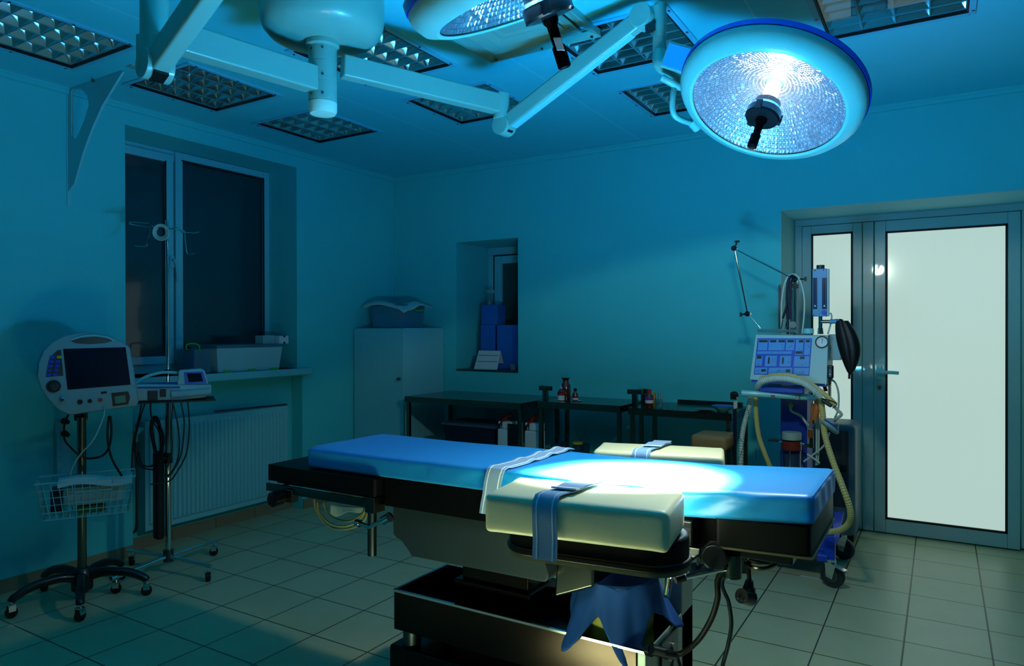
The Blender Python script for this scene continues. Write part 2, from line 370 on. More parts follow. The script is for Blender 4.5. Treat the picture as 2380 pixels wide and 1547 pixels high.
obj('handle', G().bb(wx+.02, wx+.035, 2.905, 2.935, 1.82, 1.90).tube([(wx+.035, 2.92, 1.87), (wx+.06, 2.92, 1.87), (wx+.065, 2.93, 1.83), (wx+.065, 2.94, 1.72)], .009, 8), PVC, s1)
struct('trim_4', G().bb(-.335, .055, WY0-.0, WY1+.105, 1.045, WZ0), PVC, bev=.004)
# serving window at the back
w2 = bpy.data.objects.new('window_2', None); C.objects.link(w2); w2.location = ((BX0+BX1)/2, BACK+BD, BZ0); w2['kind'] = 'structure'
yb = BACK+BD
obj('window_frame', G().bb(BX0, .755, yb, yb+.05, BZ0+.05, BZ1-.07).bb(BX0, BX1, yb, yb+.05, BZ1-.07, BZ1).bb(BX0, BX1, yb, yb+.05, BZ0, BZ0+.05), PVC, w2, bev=.003)
s = obj('sash', G().bb(.765, .845, yb-.015, yb+.04, BZ0+.06, BZ1-.08).bb(.845, BX1, yb-.0149, yb+.04, BZ1-.15, BZ1-.0801).bb(.845, BX1, yb-.015, yb+.04, BZ0+.06, BZ0+.12), PVC, w2, bev=.003)
obj('gasket', G().bb(.757, .763, yb-.016, yb, BZ0+.05, BZ1-.07).bb(.757, BX1, yb-.016, yb, BZ1-.077, BZ1-.071), BLACK, s)
obj('pane', G().bb(.845, BX1, yb+.005, yb+.012, BZ0+.12, BZ1-.15), mat('olive_pane', (48, 78, 72), .2), s)
struct('trim_5', G().bb(BX0-.001, BX1+.001, BACK-.004, yb, BZ0-.012, BZ0+.004), DKSTEEL)
# the glazed door
dy = BACK+DD
d1 = bpy.data.objects.new('door_1', None); C.objects.link(d1); d1.location = (4.0, dy, 0); d1['kind'] = 'structure'
ALU = mat('door_aluminium', (150, 190, 192), .28, .0, coat=.45)
MILK = bpy.data.materials.new('lit_frosted_glass'); MILK.use_nodes = True
def milk():
    nt = MILK.node_tree; b = nt.nodes['Principled BSDF']; N = nt.nodes.new; L = nt.links.new
    b.inputs['Base Color'].default_value = (.18, .22, .21, 1); b.inputs['Roughness'].default_value = .12
    b.inputs['Emission Color'].default_value = srgb((182, 210, 200)); b.inputs['Emission Strength'].default_value = .92
milk()
obj('door_frame', G().bb(DX0-.02, 3.372, dy-.01, dy+.06, .015, 2.126).bb(DX0-.02, DX1, dy-.01, dy+.06, 2.126, 2.20).bb(4.655, DX1, dy-.01, dy+.06, .015, 2.126).bb(DX0, DX1, dy+.04, dy+.06, 0, .015), ALU, d1, bev=.003)
obj('reveal_lining', G().bb(DX0, 3.326, BACK, dy, 0, DZ1).bb(DX0, DX1, BACK, dy, DZ1-.006, DZ1), mat('reveal_plaster', (130, 198, 200), .7), d1)
def leaf(x0, x1, gx0, gx1, gz0, gz1, nm):
    z1 = 2.12
    lf = obj(nm, G().bb(x0, gx0, dy-.03, dy+.03, .008, z1).bb(gx1, x1, dy-.03, dy+.03, .008, z1).bb(gx0, gx1, dy-.03, dy+.03, gz1, z1).bb(gx0, gx1, dy-.03, dy+.03, .008, gz0), ALU, d1, bev=.004)
    t = .012
    obj('gasket', G().bb(gx0, gx0+t, dy-.032, dy, gz0, gz1).bb(gx1-t, gx1, dy-.032, dy, gz0, gz1).bb(gx0, gx1, dy-.032, dy, gz1-t, gz1).bb(gx0, gx1, dy-.032, dy, gz0, gz0+t), BLACK, lf)
    obj('glass_pane', G().bb(gx0+t, gx1-t, dy-.016, dy-.004, gz0+t, gz1-t), MILK, lf)
    return lf
leaf(3.376, 3.762, 3.437, 3.704, .10, 2.062, 'side_leaf')
obj('mullion', G().bb(3.766, 3.832, dy-.03, dy+.03, .008, 2.12), ALU, d1, bev=.003)
lf = leaf(3.838, 4.648, 3.905, 4.583, .10, 2.047, 'main_leaf')
h = obj('lever_handle', G().soft((3.868, dy-.035, 1.092), (.034, .012, .10), .005).cyl((3.862, dy-.03, 1.094), (3.862, dy-.085, 1.094), .009).tube([(3.858, dy-.085, 1.094), (3.89, dy-.09, 1.096), (3.94, dy-.088, 1.097), (3.985, dy-.08, 1.094)], .012, 10), PVC, lf)
obj('keyhole_plate', G().cyl((3.868, dy-.03, .99), (3.868, dy-.036, .99), .016), DKSTEEL, lf)
obj('keyhole', G().cyl((3.868, dy-.036, .994), (3.868, dy-.038, .994), .006).bb(3.864, 3.872, dy-.038, dy-.036, .977, .994), BLACK, lf)

# ------------------------------------------------------------------ recessed louvre lights
TRIMC = mat('luminaire_trim', (88, 186, 208), .5)
def louvre_light(key, label):
    cx, cy = LC[key]; t = thing('ceiling_light', label, 'ceiling light', (cx, cy, CEIL), 0, 'square louvre lights in the ceiling')
    a = HL; g = G()
    for (x0, x1, y0, y1) in ((-a-.02, -a+.006, -a-.02, a+.02), (a-.006, a+.02, -a-.02, a+.02), (-a, a, -a-.02, -a+.006), (-a, a, a-.006, a+.02)): g.bb(x0, x1, y0, y1, -.008, .002)
    obj('frame', g, TRIMC, t, True, bev=.002)
    obj('seal', G().bb(-a+.006, -a+.014, -a, a, -.006, .01).bb(a-.014, a-.006, -a, a, -.006, .01).bb(-a, a, -a+.006, -a+.014, -.006, .01).bb(-a, a, a-.014, a-.006, -.006, .01), BLACK, t, True)
    obj('housing', G().bb(-a, -a+.005, -a, a, .0, .115).bb(a-.005, a, -a, a, .0, .115).bb(-a, a, -a, -a+.005, .0, .115).bb(-a, a, a-.005, a, .0, .115).bb(-a, a, -a, a, .11, .115), CAVITY, t, True)
    g = G(); nx, ny = 4, 6; q = a-.016; z0, z1 = .012, .062
    for i in range(nx):
        for j in range(ny):
            x0 = -q + 2*q*i/nx; x1 = -q + 2*q*(i+1)/nx; y0 = -q + 2*q*j/ny; y1 = -q + 2*q*(j+1)/ny; fx = (x1-x0)*.20; fy = (y1-y0)*.22; e = .002
            pr = [(0, z0), (.45, z0+.018), (.8, z0+.036), (1, z1)]; rings = [[(x0+e+fx*k, y0+e+fy*k, z), (x1-e-fx*k, y0+e+fy*k, z), (x1-e-fx*k, y1-e-fy*k, z), (x0+e+fx*k, y1-e-fy*k, z)] for k, z in pr]
            vs = [p for r in rings for p in r]; g.add(vs, [(4*m+k, 4*m+(k+1) % 4, 4*m+4+(k+1) % 4, 4*m+4+k) for m in range(3) for k in range(4)])
    obj('louvre', g, REFL, t, True, ang=25)
    g = G()
    for i in range(nx+1): x = -q+2*q*i/nx; g.bb(x-.0022, x+.0022, -q, q, .008, .013)
    for j in range(ny+1): y = -q+2*q*j/ny; g.bb(-q, q, y-.0022, y+.0022, .0085, .0135)
    obj('blade_edges', g, mat('blade_edge', (120, 165, 170), .4) if key == 'A' else MATS['blade_edge'], t, True)
    for i in range(4):
        x = -q + 2*q*(i+.5)/4
        obj('tube', G().cyl((x, -q, .085), (x, q, .085), .013, n=12), TUBEM, t, True)
    obj('cover_glass', G().bb(-a+.006, a-.006, -a+.006, a-.006, .003, .0045), COVER, t, True)
    for sx in (-1, 1):
        for sy in (-1, 0, 1):
            obj('screw', G().cyl((sx*(a+.010), sy*(a-.03), -.011), (sx*(a+.010), sy*(a-.03), -.004), .006, n=10), DKSTEEL, t, True)
    return t
louvre_light('A', 'square louvre ceiling light nearest the top left corner, above the wall bracket')
louvre_light('B', 'square louvre ceiling light between the wall bracket and the lamp arm, above the window')
louvre_light('C', 'square louvre ceiling light below the end cap of the ceiling hub')
louvre_light('D', 'square louvre ceiling light directly behind the round ceiling canopy')
louvre_light('E', 'square louvre ceiling light crossed by the horizontal lamp arm and its elbow joint')
louvre_light('F', 'square louvre ceiling light behind the raised spring arm, beside the air vent')
louvre_light('G', 'square louvre ceiling light seen just left of the lit lamp head and its handles')
louvre_light('H', 'square louvre ceiling light at the upper right, above the lit lamp head')
# stepped air vent
t = thing('air_vent', 'pale square air vent with stepped rings in the ceiling behind the unlit lamp', 'air vent', (2.60, 2.66, CEIL))
for k in range(4):
    a = .30 - k*.062; b = a-.045; z = -.028 + k*.007
    g = G()
    for rot in range(4):
        R = Matrix.Rotation(rot*PI/2, 3, 'Z'); n = len(g.v)
        g.hexa([(-a, -a, z-.004), (a, -a, z-.004), (b, -b, z+.014), (-b, -b, z+.014), (-a, -a, z), (a, -a, z), (b, -b, z+.018), (-b, -b, z+.018)])
        for i in range(n, len(g.v)): g.v[i] = R @ g.v[i]
    obj('vane', g, LAMPW, t, True)
obj('collar', G().bb(-.3, .3, -.3, -.29, -.03, 0).bb(-.3, .3, .29, .3, -.03, 0).bb(-.3, -.29, -.3, .3, -.03, 0).bb(.29, .3, -.3, .3, -.03, 0).bb(-.29, .29, -.29, .29, -.004, 0), LAMPW, t, True, bev=.002)
for sx in (-1, 0, 1):
    for sy in (-1, 1): obj('screw', G().cyl((sx*.26, sy*.282, -.034), (sx*.26, sy*.282, -.028), .006, n=10), DKSTEEL, t, True)

# ------------------------------------------------------------------ ceiling mounted surgical light
CA = V((2.097, 2.026, 0))
sl = thing('surgical_light', 'ceiling mounted surgical light with a round canopy, two jointed arms and two big round heads', 'surgical light', (CA.x, CA.y, CEIL))
cn = obj('canopy', G().lathe([(.245, CEIL-.001), (.245, 2.66), (.243, 2.625), (.232, 2.59), (.210, 2.566), (.175, 2.552), (.06, 2.545)], CA, n=64), LAMPW, sl)
obj('screw', G().cyl((CA.x+.16, CA.y-.17, 2.62), (CA.x+.185, CA.y-.19, 2.62), .006, n=8), DKSTEEL, cn)
g = G().lathe([(.066, 2.56), (.066, 2.527), (.056, 2.52), (.056, 2.462), (.0545, 2.461), (.0545, 2.459), (.056, 2.458), (.056, 2.382), (.0545, 2.381), (.0545, 2.379), (.056, 2.378), (.056, 2.305), (.052, 2.302)], CA, n=48)
hub = obj('hub', g, LAMPW, sl)
for z in (2.54, 2.505, 2.40, 2.325):
    for a in (-95, -45):
        d = V((math.cos(math.radians(a)), math.sin(math.radians(a)), 0)); obj('screw', G().cyl(CA+d*.052+V((0, 0, z)), CA+d*.0585+V((0, 0, z)), .005, n=8), DKSTEEL, hub)
obj('end_cap', G().lathe([(.052, 2.303), (.056, 2.300), (.056, 2.268), (.050, 2.256), (.0, 2.252)], CA, n=48), mat('ivory_plastic', (205, 222, 200), .4), sl)
# right arm, horizontal
aR0 = V((2.15, 2.08, 2.455)); aR1 = V((2.484, 2.74, 2.425))
ar = obj('arm', G().beam(aR0, aR1, .06, .088), LAMPW, sl, bev=.008)
obj('joint', G().cyl((2.49, 2.752, 2.475), (2.49, 2.752, 2.36), .038, n=28), LAMPW, sl, bev=.003)
pv = V((2.496, 2.767, 2.33)); side = fwd.copy(); side.z = 0; side.normalize()
# direction across the spring arm
sE = V((3.20, 2.70, 2.644)); dA = (sE-pv).normalized(); cr = dA.cross(V((0, 0, 1))).normalized()
obj('elbow_disc', G().cyl(pv-cr*.036, pv+cr*.036, .045, n=36).cyl(pv-cr*.0, pv+V((0, 0, .06)), .034, n=24), LAMPW, sl, bev=.003)
sp = obj('spring_arm', G().beam(pv+dA*.015, sE-dA*.0, .052, .075), LAMPW, sl, bev=.012)
obj('cover_strip', G().beam(pv+dA*.06-V((0, 0, .037)), sE-dA*.05-V((0, 0, .037)), .04, .012), WHITE, sp, bev=.003)
obj('end_plug', G().beam(pv+dA*.0+V((0, 0, -.033)), pv+dA*.04+V((0, 0, -.037)), .036, .02), BLKPL, sp)
obj('elbow_disc', G().cyl(sE-cr*.036, sE+cr*.036, .048, n=36), LAMPW, sl, bev=.003)
obj('end_plug', G().box(sE+V((.03, 0, -.05)), (.04, .04, .02), .3), BLKPL, sp)
tb = V((3.256, 2.735, 0))
obj('drop_tube', G().beam(sE, (tb.x, tb.y, 2.66), .05, .055).lathe([(.02, 2.70), (.027, 2.69), (.027, 2.56), (.026, 2.559), (.026, 2.557), (.027, 2.556), (.027, 2.475), (.023, 2.468)], tb, n=28), LAMPW, sl, bev=.002)
# left arm and its spring arm
aL0 = V((2.09, 1.99, 2.385)); aL1 = V((1.985, 1.40, 2.385))
obj('arm', G().beam(aL0, aL1, .07, .10), LAMPW, sl, bev=.008)
obj('joint', G().cyl((1.985, 1.385, 2.58), (1.985, 1.385, 2.28), .045, n=28).box((1.985, 1.385, 2.30), (.085, .085, .12), .55), LAMPW, sl, bev=.006)
p0 = V((2.005, 1.375, 2.26)); p1 = V((3.063, 1.212, 2.80)); d2 = (p1-p0).normalized(); cr2 = d2.cross(V((0, 0, 1))).normalized()
obj('elbow_disc', G().cyl(p0-cr2*.045, p0+cr2*.045, .05, n=36), LAMPW, sl, bev=.003)
p1 = V((3.063, 1.212, 2.66)); d2 = (p1-p0).normalized()
sp2 = obj('spring_arm', G().beam(p0, p1, .062, .085), LAMPW, sl, bev=.012)
obj('end_plug', G().beam(p0-V((0, 0, .045)), p0+d2*.05-V((0, 0, .045)), .045, .02), BLKPL, sp2)
obj('drop_tube', G().lathe([(.02, 2.73), (.03, 2.72), (.03, 2.42), (.025, 2.41)], (3.08, 1.21, 0), n=28), LAMPW, sl)
REFLECT = bpy.data.materials.new('faceted_reflector'); REFLECT.use_nodes = True
def refl():
    nt = REFLECT.node_tree; b = nt.nodes['Principled BSDF']; N = nt.nodes.new; L = nt.links.new
    b.inputs['Metallic'].default_value = .75; b.inputs['Roughness'].default_value = .2; b.inputs['Base Color'].default_value = (.5, .56, .6, 1)
refl()
def head(Lc, n, R, tdir, lit, nm):
    n = V(n); tx = (V(tdir) - n*V(tdir).dot(n)).normalized(); ty = n.cross(tx)
    k = R/.262
    def pt(r, h): return (r*k, -h*k)
    ax = n
    hs = obj(nm, G().lathe([(r*k, h*k) for r, h in [(.262, 0), (.272, .004), (.300, -.006), (.318, -.030), (.322, -.050), (.320, -.062), (.30, -.095), (.24, -.125), (.12, -.145), (0.0, -.15)]], Lc, ax, n=96, cap=False), LAMPW, sl)
    obj('blue_rim', G().lathe([(r*k, h*k) for r, h in [(.3175, -.060), (.325, -.058), (.325, -.078), (.313, -.079)]], Lc, ax, n=96, cap=False), mat('blue_rim' + nm, (10, 45, 190), .35, coat=.3), hs)
    # faceted bowl: every facet is its own flat face
    g = G(); nr, na = 17, 108
    def rp(i, j):
        r = .035 + (.262-.035)*i/nr; h = -.105 + .105*(r/.262)**2 ; a = 2*PI*j/na
        return Lc + (tx*math.cos(a) + ty*math.sin(a))*(r*k) + ax*(h*k - .004)
    rnd = random.Random(3)
    for i in range(nr):
        for j in range(na):
            q = [rp(i, j), rp(i+1, j), rp(i+1, j+1), rp(i, j+1)]; c = (q[0]+q[1]+q[2]+q[3])/4
            bump = ax*(.0022*k); m = c - bump
            e = [c + (p-c)*.96 for p in q]
            q = [c + (p-c)*.86 for p in q]
            g.add(q + [c - ax*rnd.uniform(.001, .004)*k], [(0, 1, 4), (1, 2, 4), (2, 3, 4), (3, 0, 4)])
    obj('reflector', g, REFLECT, hs, ang=2)
    obj('reflector_backing', G().lathe([((.035+.227*i/17)*k, (-.105+.105*((.035+.227*i/17)/.262)**2)*k-.0055) for i in range(18)], Lc, ax, n=72, cap=False), mat('reflector_back' + nm, (190, 205, 215), .35, .5), hs)
    obj('lens', G().lathe([(0.001, .001*k), (.13*k, .001*k), (.261*k, 0), (.261*k, -.003), (.001, -.002*k)], Lc, ax, n=64, cap=False), LENS, hs)
    bulb = mat('bulb_sleeve' + nm, (235, 240, 240), .3, emit=(255, 255, 255), es=34 if lit else 0) if lit else mat('bulb_sleeve' + nm, (200, 210, 215), .2, .6)
    obj('bulb_sleeve', G().lathe([(.026*k, -.10*k), (.026*k, -.045*k)], Lc, ax, n=40), bulb, hs)
    hb = obj('handle_hub', G().lathe([(.046*k, -.02*k), (.05*k, .006), (.053*k, .018), (.060*k, .02), (.060*k, .044), (.055*k, .050), (.02*k, .052)], Lc, ax, n=40), BLKPL, hs)
    obj('hub_ring', G().lathe([(.0535*k, .007), (.0565*k, .009), (.0565*k, .017), (.052*k, .019)], Lc, ax, n=40, cap=False), CHROME, hb)
    for q in range(3):
        a = q*2*PI/3 + .4; d = tx*math.cos(a)+ty*math.sin(a)
        obj('lug', G().obox(Lc+d*.057*k+ax*.033, d, ax.cross(d), ax, (.016, .02, .03)), BLACK, hb)
    st = obj('handle', G().lathe([(.021*k, .045), (.019*k, .062), (.0135*k, .07), (.0125*k, .115), (.0165*k, .12), (.0165*k, .168), (.012*k, .172), (0, .172)], Lc, ax, n=24), mat('handle_metal' + nm, (5, 5, 5), .6, 0, spec=.05), hs)
    if not lit: obj('slot', G().obox(Lc + ax*.12 - fwd*.0165*k, rgt, fwd, ax, (.018, .004, .03)), STRIPE, st)
    return hs, tx, ty
toward = V((3.256, 2.735, 2.30)) - LAMP
hs, tx, ty = head(LAMP, LN, .262, toward, True, 'lit_head')
bl = bpy.data.lights.new('bulb', 'POINT'); bl.energy = 2.6; bl.shadow_soft_size = .03; bo = bpy.data.objects.new('bulb', bl); C.objects.link(bo); bo.location = LAMP - LN*.03
bl.color = (.93, .97, 1)
# yoke between the drop tube and the lit head
Q = lambda x, y, d=2.77: Dp(x, y, d)
obj('yoke', G().tube([(tb.x, tb.y, 2.50), Q(1535, 150), Q(1560, 165, 2.76), Q(1600, 190, 2.78), Q(1625, 225, 2.80)], .028, 12).cyl(Q(1580, 180), Q(1612, 195), .03), LAMPW, sl, bev=.002)
bc = Q(1583, 138, 2.70); xn = (Q(1622, 125, 2.66)-Q(1562, 108, 2.70)).normalized(); zn = -(Q(1548, 150, 2.70)-Q(1562, 108, 2.68)).normalized(); yn = zn.cross(xn).normalized(); zn = xn.cross(yn).normalized()
cbx = obj('control_box', G().obox(bc, xn, yn, zn, (.122, .06, .098)), LAMPW, sl, bev=.004)
obj('display', G().obox(bc - yn*.031 if yn.dot(fwd) > 0 else bc + yn*.031, xn, yn, zn, (.11, .004, .082)), mat('lit_display', (5, 50, 140), .4, emit=(10, 150, 235), es=.8), cbx)
obj('grip', G().tube([Q(1538, 180, 2.72), Q(1560, 192, 2.72), Q(1583, 203, 2.74), Q(1597, 196, 2.76), Q(1612, 160, 2.8)], .014, 12), LAMPW, sl)
obj('grip', G().tube([Q(1568, 196, 2.74), Q(1564, 225, 2.72), Q(1563, 252, 2.72), Q(1570, 270, 2.73), Q(1590, 281, 2.75), Q(1616, 287, 2.78)], .0115, 12).cyl(Q(1606, 280, 2.77), Q(1622, 298, 2.79), .02), LAMPW, sl)
hs2, tx2, ty2 = head(LAMP2, LN2, .262, V((-1, -.3, 0)), False, 'unlit_head')
obj('yoke', G().tube([(3.08, 1.21, 2.45), (3.09, 1.24, 2.36), (3.13, 1.32, 2.30), (3.20, 1.40, 2.24)], .028, 12), LAMPW, sl)

# ------------------------------------------------------------------ wall bracket at the left
t = thing('wall_bracket', 'white triangular wall bracket with a cut-out, fixed high on the left wall', 'wall bracket', (0, 2.096, 2.0))
def By(px, py): p = Yp(px, py, 2.096); return p
outer = [(160, 478), (160, 196), (174, 190), (215, 178), (300, 145), (292, 160), (270, 195), (240, 245), (215, 300), (195, 355), (178, 415), (167, 455)]
inner = [(168, 318), (168, 208), (190, 205), (205, 222), (209, 245), (200, 275), (186, 308), (176, 328)]
def plate_hole(o, i, dv):
    # ring between outer and inner outline, built as matched fans
    N = 48
    def res(P):
        P = [By(*q) for q in P]; P.append(P[0]); L = [0]
        for a, b in zip(P, P[1:]): L.append(L[-1]+(b-a).length)
        return P, L
    c = By(186, 250)
    def cast(P):
        out = []; PP = [By(*q) for q in P]
        for k in range(N):
            a = 2*PI*k/N; d = V((math.cos(a), 0, math.sin(a))); best = None
            for A, B in zip(PP, PP[1:]+PP[:1]):
                e = B-A; det = d.x*(-e.z) - (-e.x)*d.z
                if abs(det) < 1e-9: continue
                r = A-c; tt = (r.x*(-e.z) - (-e.x)*r.z)/det; s2 = (d.x*r.z - d.z*r.x)/det
                if tt > 0 and -1e-6 <= s2 <= 1+1e-6 and (best is None or tt > best): best = tt
            out.append(c + d*(best or .01))
        return out
    O = cast(o); I = cast(i); g = G(); vs = []
    for k in range(N): vs += [O[k]-dv, O[k]+dv, I[k]-dv, I[k]+dv]
    fs = []
    for k in range(N):
        a, b = 4*k, 4*((k+1) % N)
        fs += [(a, b, b+2, a+2), (a+1, a+3, b+3, b+1), (a, a+1, b+1, b), (a+2, b+2, b+3, a+3)]
    return g.add(vs, fs)
obj('web', plate_hole(outer, inner, V((0, .006, 0))), WHITE, t, ang=30)
obj('wall_plate', G().bb(0, .006, 2.086, 2.106, By(160, 478).z, By(160, 196).z), WHITE, t)
obj('top_tube', G().beam(By(165, 196)+V((0, 0, .0)), By(305, 148), .05, .035), WHITE, t, bev=.006)
obj('end_cap', G().beam(By(303, 149), By(318, 145), .052, .045), LAMPW, t, bev=.003)
obj('screw', G().cyl(By(227, 190)-V((0, .03, 0)), By(227, 190)-V((0, .02, 0)), .009), DKSTEEL, t)

# ------------------------------------------------------------------ operating table
TY0, TY1 = 1.875, 2.300
ot = thing('operating_table', 'operating table with black pads on a steel column and open steel tray base', 'operating table', (2.95, 2.2, 0))
# base
obj('foot', G().bb(2.43, 3.43, 2.035, 2.375, 0, .19), TSTEEL, ot, bev=.012)
for x in (2.50, 3.36):
    for y in (2.09, 2.32): obj('spacer', G().cyl((x, y, .185), (x, y, .262), .035, n=20), DKSTEEL, ot)
tx0, tx1, ty0, ty1, tz0, tz1 = 2.462, 3.43, 2.03, 2.372, .257, .403
e = .006
tr = obj('tray', G().bb(tx0, tx1, ty0, ty0+e, tz0, tz1).bb(tx0, tx1, ty1-e, ty1, tz0, tz1).bb(tx0, tx0+e, ty0+e, ty1-e, tz0, tz1).bb(tx1-e, tx1, ty0+e, ty1-e, tz0, tz1).bb(tx0+e, tx1-e, ty0+e, ty1-e, tz0, tz0+e), TSTEEL, ot, bev=.0015)
obj('rim', G().bb(tx0-.002, tx1+.03, ty0-.003, ty0+.008, tz1-.004, tz1+.004).bb(tx0-.003, tx0+.008, ty0, ty1, tz1-.004, tz1+.004).bb(tx1-.01, tx1+.03, ty0, ty1+.05, tz1-.004, tz1+.004), CHROME, tr)
# end housing with mains sockets
eh = obj('end_housing', G().bb(3.432, 3.462, 2.03, 2.50, .02, .40).bb(3.40, 3.462, 2.375, 2.50, .0, .53), mat('cool_steel_paint', (150, 160, 150), .3, .3), ot, bev=.004)
sk = obj('socket_panel', G().bb(3.462, 3.470, 2.15, 2.31, .13, .385), BLKPL, eh, bev=.002)
for k in range(3): obj('socket', G().cyl((3.470, 2.20+.0, .335-k*.06), (3.476, 2.20, .335-k*.06), .018, n=18).cyl((3.470, 2.26, .335-k*.06), (3.476, 2.26, .335-k*.06), .018, n=18), DKSTEEL, sk)
obj('foot_cover', G().bb(3.43, 3.50, 2.03, 2.40, .0, .155), TSTEEL, ot, bev=.01)
# column
obj('column_sleeve', G().bb(2.676, 3.004, 2.12, 2.32, .262, .46).bb(2.70, 2.985, 2.14, 2.30, .46, .62), TSTEEL, ot, bev=.004)
obj('column_plinth', G().bb(2.66, 3.10, 2.095, 2.34, .263, .318), DKSTEEL, ot, bev=.004)
hp = [(2.531, .756), (2.531, .646), (2.548, .634), (2.571, .627), (2.597, .602), (2.617, .579), (3.149, .586), (3.162, .589), (3.170, .600), (3.172, .613), (3.150, .672), (3.140, .70), (3.50, .745), (3.50, .782)]
obj('housing', G().prism([V((x, 0, z)) for x, z in hp], (0, 1.945, 0), (0, 2.27, 0)), GREYP, ot, bev=.006)
obj('seam_plate', G().bb(2.525, 3.56, 1.942, 2.275, .756, .764), mat('bronze_strip', (120, 110, 80), .35, .8), ot)
obj('bracket', G().hexa([(3.16, 2.0, .52), (3.30, 2.0, .58), (3.30, 2.22, .58), (3.16, 2.22, .52), (3.17, 2.0, .66), (3.30, 2.0, .69), (3.30, 2.22, .69), (3.17, 2.22, .66)]), STEEL, ot, bev=.01)
obj('brace_plate', G().bb(3.15, 3.63, 1.95, 2.05, .735, .752), STEEL, ot, bev=.003)
# pads of the table top
def pad(nm, x0, x1, z0a, z0b, z1a, z1b, y0=TY0+.01, y1=TY1-.01, m=BLKPAD):
    def fn(p):
        t = (p.x-x0)/(x1-x0); s = p.z; return V((p.x, p.y, (z0a+(z0b-z0a)*t)*(1-s) + (z1a+(z1b-z1a)*t)*s))
    g = G(); L = x1-x0
    g.soft(((x0+x1)/2, (y0+y1)/2, .5), (L, y1-y0, 1), .012, (8, 3, 2))
    g.v = [fn(p) for p in g.v]; return obj(nm, g, m, ot)
pad('head_pad', 1.975, 2.535, .800, .800, .861, .861, 1.845, 2.31)
pad('seat_pad', 2.54, 3.57, .764, .770, .861, .868)
pad('leg_pad', 3.715, 3.95, .812, .822, .884, .893, 1.868, 2.31)
pad('middle_pad', 3.575, 3.705, .79, .80, .868, .872, 1.95, 2.27)
obj('edge_strip', G().bb(3.575, 3.655, 1.866, 1.945, .80, .868), BLKPL, ot, bev=.006)
hr = obj('head_frame', G().bb(1.985, 2.52, 1.885, 2.28, .782, .802), BLKPL, ot, bev=.003)
rl = obj('side_rail', G().bb(1.965, 2.525, 1.848, 1.86, .757, .787), STEEL, ot, bev=.002)
for x in (2.04, 2.46): obj('standoff', G().bb(x-.012, x+.012, 1.858, 1.89, .762, .782), DKSTEEL, rl)
obj('clamp_block', G().bb(2.49, 2.535, 1.842, 1.90, .742, .797), STEEL, rl, bev=.003)
g = G()
g.cyl((2.057, 1.846, .742), (2.057, 1.80, .742), .026, n=10)
for k in range(8): a = k*PI/4; g.cyl((2.057+.023*math.cos(a), 1.838, .742+.023*math.sin(a)), (2.057+.023*math.cos(a), 1.802, .742+.023*math.sin(a)), .0075, n=8)
obj('knob', g, BLKPL, rl)
obj('knob_bracket', G().bb(2.07, 2.115, 1.846, 1.88, .725, .775), STEEL, rl, bev=.003)
po = obj('post', G().cyl((2.445, 1.93, .56), (2.445, 1.93, .78), .017, n=20), DKSTEEL, ot)
obj('tee_handle', G().tube([(2.375, 1.93, .668), (2.445, 1.92, .665), (2.51, 1.93, .70)], .009, 10, 1).cyl((2.366, 1.93, .668), (2.385, 1.93, .668), .014).cyl((2.50, 1.93, .695), (2.53, 1.93, .712), .018), CHROME, po)
# right hand hinge, rails and levers
obj('hinge_block', G().bb(3.59, 3.675, 1.87, 2.24, .742, .797), STEEL, ot, bev=.004)
obj('hinge_face', G().bb(3.635, 3.672, 1.79, 1.872, .744, .783), CHROME, ot, bev=.004)
obj('hinge_disc', G().cyl((3.715, 1.86, .782), (3.715, 1.90, .782), .033, n=40), BLKPL, ot, bev=.003)
obj('leg_plate', G().hexa([(3.72, 1.868, .806), (3.955, 1.868, .814), (3.955, 2.30, .814), (3.72, 2.30, .806), (3.72, 1.868, .812), (3.955, 1.868, .820), (3.955, 2.30, .820), (3.72, 2.30, .812)]), mat('plate_edge', (130, 120, 92), .35, .7), ot)
obj('leg_beam', G().bb(3.72, 3.90, 1.92, 2.2, .775, .806), BLKPL, ot, bev=.003)
obj('cable_coil', G().tube([V((3.775+.05*math.cos(a), 2.14+.05*math.sin(a)*.8, .70+.0016*i+.02*math.sin(a))) for i, a in enumerate([k*PI/6 for k in range(40)])], .006, 8, 2), STEEL, ot)
cyl = obj('lever_socket', G().cyl((3.745, 1.93, .715), (3.745, 1.93, .78), .024, n=24), STEEL, ot, bev=.002)
lv = obj('lever', G().cyl(Yp(1588, 1340, 1.77), (3.735, 1.925, .742), .0085, n=16), CHROME, ot)
obj('lever_grip', G().cyl(Yp(1567, 1344, 1.758), Yp(1592, 1336, 1.775), .0145, n=16), BLACK, lv, bev=.003)
lv = obj('lever', G().cyl(Yp(1560, 1318, 1.80), Yp(1549, 1386, 1.74), .0085, n=16), CHROME, ot)
obj('wing_knob', G().tube([Yp(1608, 1325, 1.86), Yp(1625, 1328, 1.86), Yp(1640, 1316, 1.87)], .011, 8), BLKPL, ot)

